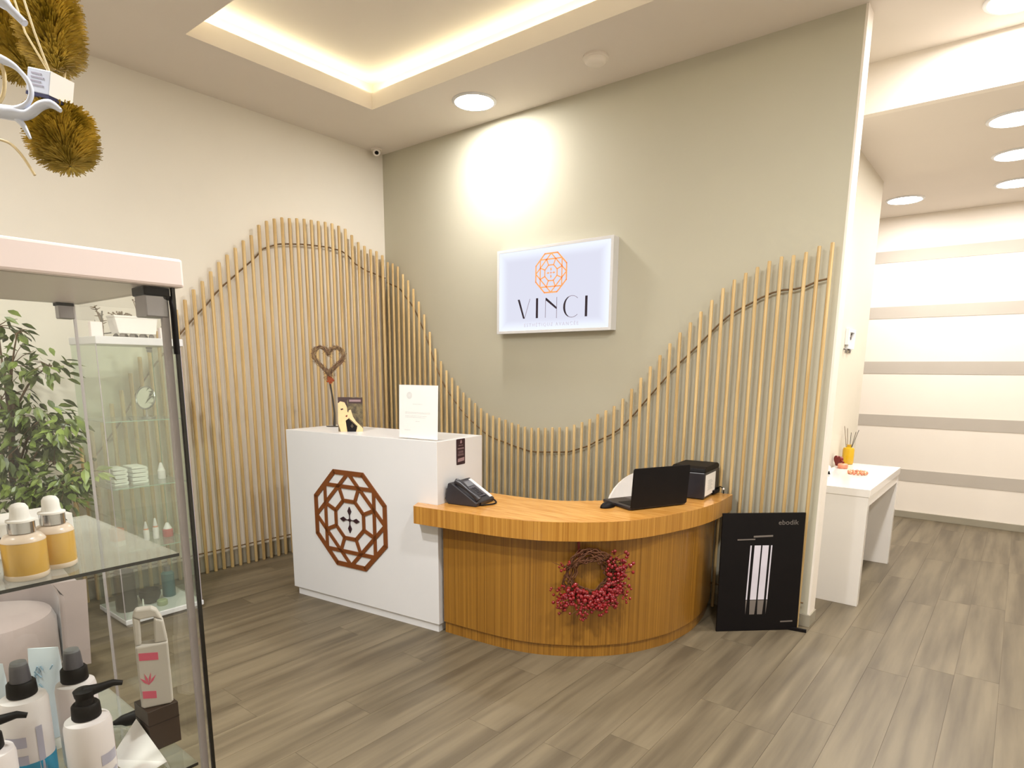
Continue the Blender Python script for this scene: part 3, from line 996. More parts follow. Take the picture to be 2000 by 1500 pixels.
# ------------------------------------------------------------------ black display board leaning by the desk
pa = atan2(-0.074+0.413, 3.721-3.362)
po = thing('display_board', 'black poster board with glowing white columns standing beside the desk', 'poster', (3.366, -0.426, 0), pa)
PWD, PHT = 0.492, 0.705
lean = radians(-1.6)
BM = onplane((0, 0, 0.001), (1, 0, 0)) @ Matrix.Rotation(lean, 4, 'X')
MB().prism([(0, 0), (PWD, 0), (PWD, PHT), (0, PHT)], -0.012, 0, BM).build('panel', m_black, po, bevel=0.001)
po_p = po.children[0]
for x0, x1 in ((0.160, 0.168), (0.185, 0.223), (0.232, 0.270), (0.283, 0.291)):
    lo, hi = 0.19, 0.515
    MB().prism([(x0+0.006, lo), (x1+0.006, lo), (x1+0.014, hi), (x0+0.014, hi)], 0.0002, 0.0008, BM).build('printed_column', m_glowprint, po_p)
    MB().prism([(x0+0.008, 0.10), (x1+0.000, 0.10), (x1+0.006, 0.186), (x0+0.006, 0.186)], 0.0002, 0.0006, BM).build('printed_reflection', m_greyprint, po_p)
for q in ([(0.095, 0.546), (0.20, 0.548), (0.20, 0.555), (0.095, 0.553)], [(0.19, 0.562), (0.305, 0.566), (0.305, 0.576), (0.19, 0.572)], [(0.385, 0.048), (0.46, 0.050), (0.46, 0.058), (0.385, 0.056)]):
    MB().prism(q, 0.0002, 0.0006, BM).build('printed_caption', m_greyprint, po_p)
text('printed_name', 'ebodik', 0.040, m_greyprint, po_p, BM @ Matrix.Translation((0.392, 0.648, 0.0005)), 0.0003, wide=1.1)
MB().tube([(0.40, 0.02, 0.01), (0.52, -0.02, 0.01)], 0.008, 6).build('foot', m_black, po) if False else None
MB().box(0.36, 0.455, 0.03, 0.045, 0.0, 0.012).build('foot', m_black, po)
Mf = Matrix.Translation((0.38, 0.045, 0.012)) @ Matrix.Rotation(radians(-32), 4, 'Z')
MB().box(0.0, 0.17, -0.008, 0.008, -0.011, 0.005, Mf).build('foot', m_black, po)
MB().tube([(0.10, 0.07, 0.004), (0.14, 0.025, 0.45)], 0.007, 8).build('strut', m_black, po)

# ------------------------------------------------------------------ illuminated sign
SX0, SX1, SZ0, SZ1 = 1.379, 2.380, 1.773, 2.378
sg = thing('light_box_sign', 'illuminated white wall sign reading VINCI with an orange octagonal emblem', 'sign', (0, 0, 0))
c = MB()
fw = 0.018
c.box(SX0, SX1, -0.066, -0.0005, SZ0, SZ1)
c.build('case', m_white, sg)
c = MB()
c.box(SX0-0.002, SX0+fw, -0.074, -0.060, SZ0-0.002, SZ1+0.002)
c.box(SX1-fw, SX1+0.002, -0.074, -0.060, SZ0-0.002, SZ1+0.002)
c.box(SX0+fw, SX1-fw, -0.074, -0.060, SZ0-0.002, SZ0+fw)
c.box(SX0+fw, SX1-fw, -0.074, -0.060, SZ1-fw, SZ1+0.002)
c.build('frame', m_white, sg, bevel=0.001)
# face: edge-lit acrylic, brighter towards the lamps along the frame
m = bpy.data.materials.new('edge_lit_acrylic')
m.use_nodes = True
nt = m.node_tree
nt.nodes.clear()
N, L = nt.nodes, nt.links
o = N.new('ShaderNodeOutputMaterial')
e = N.new('ShaderNodeEmission')
tc = N.new('ShaderNodeTexCoord')
sep = N.new('ShaderNodeSeparateXYZ')
L.new(tc.outputs['Generated'], sep.inputs[0])


def edge(sock, k):
    a = N.new('ShaderNodeMath'); a.operation = 'SUBTRACT'; a.inputs[1].default_value = 0.5
    L.new(sock, a.inputs[0])
    b = N.new('ShaderNodeMath'); b.operation = 'ABSOLUTE'
    L.new(a.outputs[0], b.inputs[0])
    c_ = N.new('ShaderNodeMapRange'); c_.interpolation_type = 'SMOOTHSTEP'
    c_.inputs['From Min'].default_value = 0.5-k; c_.inputs['From Max'].default_value = 0.5
    L.new(b.outputs[0], c_.inputs['Value'])
    return c_.outputs[0]


mxx = N.new('ShaderNodeMath'); mxx.operation = 'MAXIMUM'
L.new(edge(sep.outputs[0], 0.10), mxx.inputs[0])
L.new(edge(sep.outputs[2], 0.15), mxx.inputs[1])
mc = N.new('ShaderNodeMix'); mc.data_type = 'RGBA'
mc.inputs[6].default_value = (0.78, 0.79, 0.92, 1)
mc.inputs[7].default_value = (0.95, 1.0, 1.12, 1)
L.new(mxx.outputs[0], mc.inputs[0])
L.new(mc.outputs[2], e.inputs[0])
e.inputs[1].default_value = 0.80
L.new(e.outputs[0], o.inputs[0])
B(SX0+fw, SX1-fw, -0.070, -0.064, SZ0+fw, SZ1-fw).build('face', m, sg)
m_orange_em = mat('orange_emblem', rgb(226, 150, 90), 0.4, var=0.08, vscale=(30, 30, 30), emis=rgb(232, 150, 90), estr=0.22)
m_ink = mat('black_letter', rgb(34, 20, 40), 0.4, var=0.1)
m_thin = mat('thin_letter', rgb(130, 120, 140), 0.4, var=0.1, emis=rgb(150, 146, 170), estr=0.1)
m_faint = mat('faint_letter', rgb(178, 178, 198), 0.4, var=0.05, emis=rgb(200, 200, 220), estr=0.22)
GM = onplane((1.877, -0.0702, 2.184), (1, 0, 0))
c = MB()
emblem(c, 0.150, GM, 0.0012, 0.066, 0.055)
c.build('emblem', m_orange_em, sg, label='orange octagonal lattice emblem')
SM2 = onplane((0, -0.0702, 0), (1, 0, 0))


def stroke(mb, pts, z=0.0012):
    mb.prism(pts, 0, z, SM2)


v = MB()
stroke(v, [(1.578, 2.015), (1.596, 2.015), (1.645, 1.876), (1.630, 1.876)])
v.build('letter', m_ink, sg)
v = MB()
stroke(v, [(1.690, 2.015), (1.694, 2.015), (1.645, 1.876), (1.641, 1.876)])
v.build('letter_stroke', m_thin, sg)
v = MB(); stroke(v, [(1.748, 1.875), (1.767, 1.875), (1.767, 2.016), (1.748, 2.016)]); v.build('letter', m_ink, sg)
v = MB(); stroke(v, [(1.834, 2.013), (1.842, 2.013), (1.932, 1.945), (1.932, 1.931), (1.925, 1.934), (1.834, 1.998)]); v.build('letter', m_ink, sg)
v = MB()
stroke(v, [(1.832, 1.875), (1.836, 1.875), (1.836, 1.998), (1.832, 1.998)])
stroke(v, [(1.931, 1.868), (1.935, 1.868), (1.935, 2.014), (1.931, 2.014)])
v.build('letter_stroke', m_thin, sg)
v, v2 = MB(), MB()
cxx, czz, ra, rb = 2.062, 1.942, 0.073, 0.075
pa_ = [radians(48+264*k/32) for k in range(33)]
for k in range(32):
    a0, a1 = pa_[k], pa_[k+1]
    def wd(a):
        return 0.0035+0.0135*max(0.0, cos(a-pi))**2.2
    q = []
    for a, s in ((a0, 0), (a1, 0), (a1, 1), (a0, 1)):
        rr = -wd(a)*s
        q.append((cxx+(ra+rr)*cos(a), czz+(rb+rr)*sin(a)))
    stroke(v if 8 <= k < 24 else v2, q)
v.build('letter', m_ink, sg)
v2.build('letter_stroke', m_thin, sg)
v = MB(); stroke(v, [(2.171, 1.869), (2.190, 1.869), (2.190, 2.008), (2.171, 2.008)]); v.build('letter', m_ink, sg)
text('subtitle', 'ESTHÉTIQUE AVANCÉE', 0.034, m_faint, sg, SM2 @ Matrix.Translation((1.880, 1.826, 0.0006)), 0.0004, spacing=1.45)

# ------------------------------------------------------------------ white console table in the corridor
cn = thing('console_table', 'white lacquered console table against the corridor wall', 'table', (3.515, 0.55, 0))
CL, CDp, CT = 1.26, 0.412, 0.775
B(0, CDp, 0, CL, CT-0.05, CT).build('tabletop', m_whitegloss, cn, bevel=0.002)
B(0.01, CDp-0.006, 0.004, 0.06, 0, CT-0.05).build('side_panel', m_whitegloss, cn, bevel=0.0015)
B(0.01, CDp-0.006, CL-0.06, CL-0.004, 0, CT-0.05).build('side_panel', m_whitegloss, cn, bevel=0.0015)
B(0.02, CDp-0.008, 0.06, CL-0.06, CT-0.115, CT-0.05).build('drawer', m_whitegloss, cn, bevel=0.0015)

df = thing('reed_diffuser', 'yellow glass reed diffuser bottle with dark reeds', 'diffuser', (3.565, 1.72, CT))
MB().lathe([(0.036, 0.0), (0.042, 0.006), (0.043, 0.02), (0.043, 0.115), (0.038, 0.132), (0.018, 0.138), (0.016, 0.150), (0.019, 0.152), (0.019, 0.158), (0.012, 0.158)], 28).build('bottle', m_yellow, df, smooth=40)
for k, (a, b) in enumerate(((-0.05, 0.02), (-0.02, -0.02), (0.055, 0.02), (0.045, -0.03), (0.0, 0.03))):
    MB().tube([(0.004*(k-2), 0, 0.06), (a, b, 0.30-0.012*k)], 0.0022, 6).build('reed', m_blackwire if k > 1 else m_brown, df)

jb = thing('heart_trinket', 'dark red heart trinket box beside the reed diffuser', 'trinket', (3.56, 1.47, CT), radians(-50))
HP = [heart(2*pi*k/28, 0.0030) for k in range(28)]
MB().prism([(p[0], p[1]*0.9+0.005) for p in HP], -0.012, 0.012, Matrix.Translation((-0.03, 0, 0.048)) @ Matrix.Rotation(radians(80), 4, 'X')).build('heart', m_darkred, jb, bevel=0.004)
MB().lathe([(0.030, 0), (0.036, 0.006), (0.036, 0.028), (0.030, 0.036), (0.004, 0.040)], 20, c=(0.045, 0)).build('dish', m_coral, jb, smooth=50)
MB().tube([(-0.02, 0, 0.05), (0.02, 0, 0.055), (0.05, 0, 0.044)], [0.010, 0.006, 0.008], 8).build('handle', m_darkred, jb, smooth=60)

br = thing('beaded_bracelet', 'rose gold beaded bracelet lying on the console table', 'bracelet', (3.735, 1.20, CT))
for k in range(14):
    a = 2*pi*k/14
    MB().ball((0.056*cos(a), 0.056*sin(a), 0.0135), 0.0128, 10, 8).build('bead', m_rosegold if k % 2 else m_coral, br, smooth=60)
tr = thing('card_holder', 'small white card holder with black corner on console edge', 'card holder', (3.555, 1.05, CT), radians(20))
MB().prism([(-0.03, 0), (0.03, 0), (0.03, 0.055), (0.012, 0.07), (-0.03, 0.07)], -0.006, 0.006, onplane((0, 0, 0), (1, 0, 0))).build('card', m_paper, tr)
MB().prism([(-0.002, 0), (0.03, 0), (0.022, 0.026)], 0.006, 0.008, onplane((0, 0, 0), (1, 0, 0))).build('black_corner', m_black, tr)

wp = thing('wall_holder', 'white wall bracket with hooks on the corridor wall above the console', 'holder', (3.50, 1.51, 1.68))
# local: thin in x, wide in y
c = MB()
WMx = onplane((0.001, 0.0, 0.0), (0, 1, 0))
for q in ([(0.0, 0.15), (0.245, 0.15), (0.245, 0.125), (0.0, 0.125)], [(0.0, 0.03), (0.04, 0.03), (0.05, 0.125), (0.0, 0.125)], [(0.19, 0.0), (0.235, 0.0), (0.245, 0.125), (0.20, 0.125)],
          [(0.03, 0.0), (0.19, 0.0), (0.19, 0.03), (0.03, 0.03)]):
    c.prism(q, 0, 0.022, WMx)
c.build('plate', m_white, wp)
MB().prism([(0.05, 0.03), (0.19, 0.03), (0.20, 0.125), (0.05, 0.125)], 0, 0.006, WMx).build('inner_panel', m_grey if False else m_print, wp)
MB().prism([(0.13, 0.09), (0.17, 0.12), (0.18, 0.10), (0.15, 0.07)], 0.006, 0.012, WMx).build('clip', m_greyprint, wp)
for yy in (-0.02, 0.115):
    MB().tube([(0.004, yy, 0.0), (0.022, yy, -0.012), (0.016, yy, -0.030)], 0.008, 8).build('hook', m_greyprint, wp, smooth=60)


# ------------------------------------------------------------------ glass display cabinets
def cabinet(name, label, x0, x1, y0, y1, topm, open_front=None, near=False):
    """frameless glass cabinet: white top and base plates, three glass shelves"""
    t = thing(name, label, 'cabinet', (x0, y0, 0))
    W, D = x1-x0, y1-y0
    zt_ = 1.62
    B(-0.002, W+0.012, -0.002, D+0.012, zt_, zt_+0.042).build('top_plate', topm, t, bevel=0.004)
    B(-0.002, W+0.008, -0.002, D+0.008, 0.02, 0.05).build('base_plate', m_white, t, bevel=0.004)
    for a in (0.03, W-0.03):
        for b in (0.03, D-0.03):
            MB().lathe([(0.018, 0), (0.018, 0.02)], 14, c=(a, b)).build('foot', m_white, t)
    g = m_glass if near else m_glass2
    B(0.0, 0.004, 0.004, D-0.004, 0.05, zt_).build('glass_pane', g, t)
    B(0.006, W-0.006, 0.0, 0.004, 0.05, zt_).build('glass_pane', g, t)
    B(0.006, W-0.006, D-0.004, D, 0.05, zt_).build('glass_pane', g, t)
    B(W-0.004, W, 0.004, D-0.004, 0.05, zt_).build('glass_door', g, t)
    e = 0.0018
    dk_ = m_glassedge if near else m_seal
    MB().box(W-0.0045, W+0.0015, D-0.0036, D+0.0015, 0.05, zt_).build('door_edge', dk_, t, label='dark polished edge of the glass door')
    MB().box(0.0, 0.004, D-0.0035, D+0.001, 0.05, zt_).build('pane_edge', m_greenedge if not near else m_seal, t)
    MB().box(W-0.016, W-0.008, D-0.016, D-0.006, 0.05, zt_-0.001).build('seal_strip', m_seal, t)
    MB().box(W-0.004, W+0.001, -0.001, 0.003, 0.05, zt_).build('door_edge', m_seal, t)
    for z in (0.45, 0.82, 1.20):
        gs = B(0.008, W-0.012, 0.008, D-0.022, z-0.005, z).build('glass_shelf', m_shelfglass, t)
        c = MB()
        c.box(W-0.0125, W-0.0115, 0.008, D-0.022, z-0.005, z)
        c.build('shelf_edge', m_glassedge if near else m_greenedge, gs)
    # corner fittings
    B(W-0.045, W-0.006, D-0.04, D-0.006, zt_-0.045, zt_-0.012).build('hinge_block', m_alu, t, bevel=0.002)
    B(W-0.048, W-0.003, D-0.042, D-0.004, zt_-0.014, zt_-0.001).build('hinge_cap', m_black, t, bevel=0.002)
    B(0.006, 0.028, D-0.034, D-0.008, zt_-0.03, zt_-0.004).build('corner_clip', m_alu, t, bevel=0.002)
    B(0.006, 0.028, D-0.036, D-0.008, zt_-0.006, zt_-0.0005).build('clip_cap', m_black, t)
    return t


m_toppink = mat('warm_white_top', rgb(240, 226, 224), 0.3, var=0.02, vscale=(3, 3, 3))
nc = cabinet('glass_display_cabinet', 'near frameless glass display cabinet with white top holding skincare bottles', 3.122, 3.562, -3.83, -3.428, m_toppink, near=True)
MB().tube([(0.425, 0.385, 1.606), (0.437, 0.398, 1.604), (0.4385, 0.3995, 1.585), (0.4385, 0.3995, 1.52)], 0.0045, 8).build('hinge_arm', m_black, nc, smooth=60)
fc = cabinet('glass_display_cabinet', 'far glass display cabinet by the slat screen holding towels and a round mirror', 0.30, 0.70, -2.60, -2.16, m_white)


# ---- dropper bottles on the upper shelf
def dropper(loc, r, label, rz=0.0):
    t = thing('dropper_bottle', label, 'bottle', loc, rz, group='dropper bottles on the upper shelf')
    k = r/0.026
    t.scale = (1, 1, 0.80)
    MB().lathe([(0.024*k, 0), (0.026*k, 0.003), (0.026*k, 0.010)], 28).build('glass_base', m_clearplastic, t, smooth=40)
    MB().lathe([(0.0255*k, 0.010), (0.026*k, 0.012), (0.026*k, 0.066), (0.0255*k, 0.068)], 28).build('serum', m_serum, t, smooth=40, label='yellow serum')
    MB().lathe([(0.026*k, 0.068), (0.026*k, 0.070), (0.021*k, 0.079), (0.011*k, 0.083)], 28).build('shoulder', m_clearplastic, t, smooth=40)
    c = MB()
    seg = 40
    prof = [(0.0165, 0.083), (0.0165, 0.103)]
    c.lathe(prof, seg)
    c.build('collar', m_chrome, t, smooth=30)
    MB().lathe([(0.0175, 0.103), (0.0175, 0.106), (0.0125, 0.108), (0.0115, 0.115), (0.011, 0.128), (0.008, 0.134), (0.003, 0.136)], 24).build('rubber_bulb', m_paper, t, smooth=50)
    return t


dropper((3.480, -3.598, 1.2005), 0.0255, 'dropper bottle of yellow serum nearest the cabinet corner on the upper shelf')
dropper((3.508, -3.643, 1.2005), 0.027, 'dropper bottle of yellow serum overlapping its right neighbour on the upper shelf')
dropper((3.486, -3.704, 1.2005), 0.0255, 'dropper bottle of yellow serum cut off by the left edge of photo')
wb = thing('patterned_carton', 'white carton with dark leaf print behind the dropper bottles', 'carton', (3.33, -3.66, 1.2005), radians(8))
B(-0.04, 0.05, -0.10, 0.115, 0, 0.055).build('carton', m_paper, wb, bevel=0.001)
c = MB()
rnd = random.Random(11)
WM2 = onplane((0.0502, -0.10, 0.0), (0, 1, 0))
for k in range(26):
    x, z = rnd.uniform(0.01, 0.20), rnd.uniform(0.006, 0.048)
    a = rnd.random()*3.1
    u, v_ = Vector((cos(a), sin(a)))*0.008, Vector((-sin(a), cos(a)))*0.003
    p = Vector((x, z))
    c.prism([tuple(p-u), tuple(p-v_), tuple(p+u), tuple(p+v_)], 0, 0.0004, WM2)
c.build('leaf_print', m_darkpot, wb)


# ---- bottles and tubes on the lower visible shelf
def spray(loc, r, label, base=None, h=0.150, pump=False, ang_=0.0, group='pump and spray bottles on the lower shelf', lm=None):
    t = thing('spray_bottle' if not pump else 'pump_bottle', label, 'bottle', loc, ang_, group=group)
    MB().lathe([(r*0.93, 0), (r, 0.004), (r, h-0.012), (r*0.93, h-0.003), (r*0.6, h), (0.015, h+0.002)], 36).build('bottle_body', m_bottle, t, smooth=40)
    if base:
        MB().lathe([(r+0.0004, 0.002), (r+0.0006, 0.055), (r+0.0004, 0.0555)], 36).build('label_band', base, t, smooth=40)
    if lm:
        c = MB()
        for zz, ww, hh in ((h-0.075, 0.9, 0.018), (h-0.105, 0.9, 0.016)):
            vs, fs = [], []
            for k in range(9):
                a = -ww/2+ww*k/8-0.75
                vs += [((r+0.0005)*cos(a), (r+0.0005)*sin(a), zz), ((r+0.0005)*cos(a), (r+0.0005)*sin(a), zz+hh)]
            for k in range(8):
                fs.append((2*k, 2*k+2, 2*k+3, 2*k+1))
            c.add(vs, fs)
        c.build('label', m_lilac, t, smooth=60)
        vs, fs = [], []
        for k in range(5):
            a = 0.10+0.28*k/4
            vs += [((r+0.0005)*cos(a), (r+0.0005)*sin(a), h-0.13), ((r+0.0005)*cos(a), (r+0.0005)*sin(a), h-0.045)]
        for k in range(4):
            fs.append((2*k, 2*k+2, 2*k+3, 2*k+1))
        MB().add(vs, fs).build('side_label', lm, t, smooth=60)
    MB().lathe([(0.0195, h+0.001), (0.0205, h+0.003), (0.0195, h+0.022), (0.017, h+0.025)], 28).build('collar', m_black, t, smooth=40)
    if pump:
        MB().lathe([(0.013, h+0.025), (0.012, h+0.034), (0.0135, h+0.036), (0.015, h+0.046), (0.011, h+0.049)], 20).build('pump_head', m_black, t, smooth=40)
        MB().tube([(0, 0, h+0.042), (0.022, 0, h+0.044), (0.040, 0, h+0.047), (0.052, 0, h+0.043)], [0.010, 0.007, 0.0055, 0.004], 10).build('spout', m_black, t, smooth=50)
    else:
        MB().lathe([(0.0145, h+0.025), (0.0125, h+0.050), (0.0115, h+0.053)], 24).build('nozzle', m_charcoal, t, smooth=40)
        MB().lathe([(0.0118, h+0.053), (0.0105, h+0.057), (0.004, h+0.0575)], 24).build('nozzle_cap', m_grey, t, smooth=40)
    return t


zs = 0.8205
spray((3.405, -3.648, zs), 0.033, 'white spray bottle with teal base and charcoal nozzle on the lower shelf', base=m_blue, h=0.160, lm=m_lilac)
spray((3.390, -3.572, zs), 0.030, 'white spray bottle with charcoal nozzle behind the pump bottle', h=0.150)
spray((3.497, -3.590, zs), 0.033, 'white lotion bottle with black pump and pink side label', h=0.130, pump=True, ang_=radians(75), lm=m_pink)
spray((3.478, -3.712, zs), 0.033, 'white lotion bottle with black pump cut off by the photo edge', h=0.125, pump=True, ang_=radians(65))


def cosmetic_tube(loc, label, rz):
    t = thing('cosmetic_tube', label, 'tube', loc, rz, group='white tubes standing on their caps')
    vs, fs = [], []
    nz, ns = 12, 24
    for i in range(nz+1):
        f = i/nz
        z = 0.024+0.165*f
        rx = 0.021+0.007*f
        ry = 0.021*(1-f)**0.7+0.0009
        if f > 0.8:
            rx = 0.0266-(f-0.8)*0.01
        for k in range(ns):
            a = 2*pi*k/ns
            vs.append((rx*cos(a), ry*sin(a), z))
    for i in range(nz):
        for k in range(ns):
            k2 = (k+1) % ns
            fs.append((i*ns+k, i*ns+k2, (i+1)*ns+k2, (i+1)*ns+k))
    fs.append(tuple(range(ns-1, -1, -1)))
    fs.append(tuple(nz*ns+k for k in range(ns)))
    MB().add(vs, fs).build('tube_body', m_tube, t, smooth=60)
    MB().lathe([(0.019, 0), (0.020, 0.002), (0.020, 0.022), (0.018, 0.024)], 28).build('cap', m_paper, t, smooth=40)
    c = MB()
    M = onplane((0, -0.0125, 0.0), (1, 0, 0)) @ Matrix.Translation((0, 0.0, 0.0))
    rr = random.Random(int(loc[1]*1000))
    for k in range(9):
        x, z = rr.uniform(-0.012, 0.012), 0.115+rr.uniform(0, 0.045)
        yy = 0.021*(1-(z-0.024)/0.165)**0.7+0.0012
        c.tube([(x, -yy-0.0008, z), (x+rr.uniform(-.006, .006), -yy-0.0008, z+0.008)], 0.0012, 5)
    c.build('print', m_tubeprint, t)


cosmetic_tube((3.300, -3.590, zs), 'white cosmetic tube with pale blue print behind the spray bottle', radians(48))
cosmetic_tube((3.305, -3.670, zs), 'white cosmetic tube with pale blue print at the far left of the shelf', radians(48))
# solid jug-like bottle standing in for a reflection in the side glass
jg = thing('bottle_reflection', 'solid stand-in for the reflection of a white handled bottle in the near cabinet', 'bottle', (3.438, -3.464, zs+0.0785), radians(68))
c = MB()
out = [(-0.033, 0), (0.033, 0), (0.036, 0.006), (0.036, 0.13), (0.030, 0.165), (0.014, 0.185), (-0.030, 0.185), (-0.036, 0.178), (-0.036, 0.006)]
OM = onplane((0, 0, 0), (1, 0, 0)) @ Matrix.Diagonal((0.70, 1, 0.7, 1))
c.prism([(-0.036, 0.004), (-0.030, 0), (0.030, 0), (0.036, 0.004), (0.036, 0.118), (-0.036, 0.118)], -0.02, 0.02, OM)
c.prism([(-0.036, 0.118), (-0.022, 0.118), (-0.020, 0.165), (-0.036, 0.172)], -0.013, 0.013, OM)
c.prism([(0.006, 0.118), (0.036, 0.118), (0.030, 0.158), (0.010, 0.166)], -0.016, 0.016, OM)
c.prism([(-0.036, 0.172), (-0.020, 0.165), (0.010, 0.166), (0.030, 0.158), (0.018, 0.178), (0.006, 0.184), (-0.028, 0.184)], -0.014, 0.014, OM)
c.build('bottle_body', m_bottle_refl, jg, bevel=0.003)
c = MB()
c.prism([(-0.030, 0.092), (0.012, 0.088), (0.012, 0.102), (-0.030, 0.106)], 0.020, 0.0205, OM)
c.prism([(-0.030, 0.020), (0.0, 0.016), (0.0, 0.030), (-0.030, 0.034)], 0.020, 0.0205, OM)
for a in (-50, -20, 15, 45):
    u = Vector((sin(radians(a)), cos(radians(a))))
    p = Vector((-0.014, 0.044))
    v_ = Vector((u.y, -u.x))*0.0025
    c.prism([tuple(p), tuple(p+u*0.012+v_), tuple(p+u*0.024), tuple(p+u*0.012-v_)], 0.020, 0.0205, OM)
c.build('print', m_pink, jg)
bx_ = thing('dark_carton', 'dark brown carton under the stand-in for the reflected bottle in the near cabinet', 'carton', (3.43, -3.464, zs))
B(-0.030, 0.030, -0.026, 0.026, 0, 0.078).build('carton', m_pot, bx_, bevel=0.001)
B(-0.0305, 0.0305, -0.0265, 0.0265, 0.050, 0.0505).build('lid_seam', m_black, bx_)
# leaflet and pouch on the shelf
lt = thing('folded_leaflet', 'white folded leaflet lying at the cabinet front corner', 'leaflet', (0, 0, zs))
A_, B_ = (3.415, -3.494, 0.0515), (3.535, -3.494, 0.0175)
c = MB()
c.add([A_, B_, (3.545, -3.492, 0.001), (3.385, -3.492, 0.001), (A_[0], A_[1]-0.0006, A_[2]), (B_[0], B_[1]-0.0006, B_[2])], [(0, 1, 2, 3)])
c.v = c.v[:4]
c.build('back_leaf', m_paper, lt)
c = MB()
c.add([A_, B_, (3.525, -3.540, 0.001), (3.425, -3.545, 0.001)], [(3, 2, 1, 0)])
c.build('front_leaf', m_paper, lt)
pk = thing('clear_pouch', 'clear crumpled plastic pouch on the shelf beside the pump bottle', 'pouch', (3.355, -3.515, zs), radians(35))
vs, fs = [], []
rnd = random.Random(21)
for i in range(9):
    for j in range(9):
        e_ = min(i, 8-i, j, 8-j)
        vs.append((-0.05+0.0125*i, -0.026+0.0065*j, 0.002+min(e_, 3)*0.006+rnd.uniform(0, 0.003)*min(e_, 1)))
for i in range(8):
    for j in range(8):
        fs.append((i*9+j, (i+1)*9+j, (i+1)*9+j+1, i*9+j+1))
MB().add(vs, fs).build('film', glassmat('pouch_film', (0.86, 0.86, 0.84, 1), 2.2, 0.12), pk)
bs = thing('dark_brush', 'dark cosmetic brush with metal tip lying behind the pump bottle', 'brush', (3.33, -3.500, zs), radians(70))
MB().tube([(-0.045, 0, 0.010), (-0.005, 0, 0.011)], [0.0025, 0.004], 8).build('handle', m_rosegold, bs, smooth=60)
MB().tube([(-0.005, 0, 0.011), (0.01, 0, 0.014), (0.035, 0, 0.016), (0.05, 0, 0.014)], [0.006, 0.011, 0.014, 0.006], 12).build('brush_head', m_black, bs, smooth=60)


# ---- things in and on the far cabinet
ct = thing('planter_cart', 'small white planter cart with grey wheels on top of far cabinet', 'planter', (0.46, -2.315, 1.6625), radians(90))
MB().prism([(-0.10, 0.028), (0.10, 0.028), (0.115, 0.115), (0.115, 0.125), (-0.115, 0.125), (-0.115, 0.115)], -0.06, 0.06, onplane((0, 0, 0), (1, 0, 0))).build('box', m_whitegloss, ct, bevel=0.002)
B(-0.118, 0.118, -0.063, 0.063, 0.118, 0.128).build('rim', m_whitegloss, ct)
for k in range(4):
    for s in (-1, 1):
        MB().lathe([(0.014, -0.005), (0.014, 0.005)], 14, Matrix.Translation((-0.08+0.053*k, s*0.045, 0.014)) @ Matrix.Rotation(pi/2, 4, 'X')).build('wheel', m_greyprint, ct)
MB().tube([(-0.12, 0, 0.03), (-0.165, 0, 0.022), (-0.168, 0, 0.06), (-0.155, 0, 0.15)], 0.004, 7).build('handle', m_blackwire, ct, smooth=60)
c = MB()
rnd = random.Random(4)
for k in range(60):
    x = rnd.choice([-0.07, -0.05, 0.06])+rnd.gauss(0, 0.012)
    p = Vector((x, rnd.gauss(0, .012), 0.12))
    q = p+Vector((rnd.gauss(0, .02), rnd.gauss(0, .02), rnd.uniform(0.005, 0.12 if x > 0 else 0.03)))
    c.tube([tuple(p), tuple(q)], [0.003, 0.002], 5)
    c.ball(tuple(q), 0.0055, 6, 5)
c.build('dried_flowers', m_brown, ct, kind='stuff')
for yy, hh, lb in ((-2.525, 0.085, 'white square candle block left of the planter cart'), (-2.175, 0.07, 'white square candle block right of the planter cart')):
    t = thing('candle_block', lb, 'candle', (0.50, yy, 1.6625), group='candle blocks on the far cabinet')
    B(-0.02, 0.02, -0.014 if yy > -2.3 else -0.03, 0.014 if yy > -2.3 else 0.03, 0, hh).build('wax', m_toppink, t, bevel=0.004)
    MB().tube([(0, 0, hh), (0.001, 0, hh+0.01)], 0.0012, 5).build('wick', m_black, t)
fg = thing('dried_sprig_figure', 'tall brown dried sprig standing left of the planter cart', 'ornament', (0.385, -2.455, 1.6625))
c = MB()
c.tube([(0, 0, 0), (0.004, 0.005, 0.07), (-0.004, -0.02, 0.17)], [0.007, 0.005, 0.003], 7)
c.build('stem', m_brown, fg)
c = MB()
for k in range(24):
    f = rnd.random()
    p = Vector((-0.004*f, 0.005-0.03*f*f, 0.08+0.10*f))
    q = p+Vector((rnd.gauss(0, .014), rnd.gauss(0, .014), rnd.gauss(0.006, .008)))
    c.tube([tuple(p), tuple(q)], [0.004, 0.0015], 5)
c.build('sprigs', m_brown, fg, kind='stuff')

mi = thing('round_mirror', 'round silver vanity mirror on the top shelf of far cabinet', 'mirror', (0.50, -2.30, 1.2005), radians(25))
MB().lathe([(0.045, 0), (0.045, 0.006), (0.008, 0.012), (0.006, 0.05)], 24).build('stand', m_chrome, mi, smooth=40)
DM = Matrix.Translation((0, 0, 0.118)) @ Matrix.Rotation(radians(80), 4, 'X')
ring = [(0.066*cos(2*pi*k/36), 0.066*sin(2*pi*k/36), 0) for k in range(36)]
MB().tube([tuple(DM @ Vector(p)) for p in ring], 0.0055, 8, closed=True).build('rim', m_chrome, mi, smooth=60)
MB().lathe([(0.064, -0.002), (0.064, 0.002)], 36, DM).build('mirror_glass', m_mirror, mi)


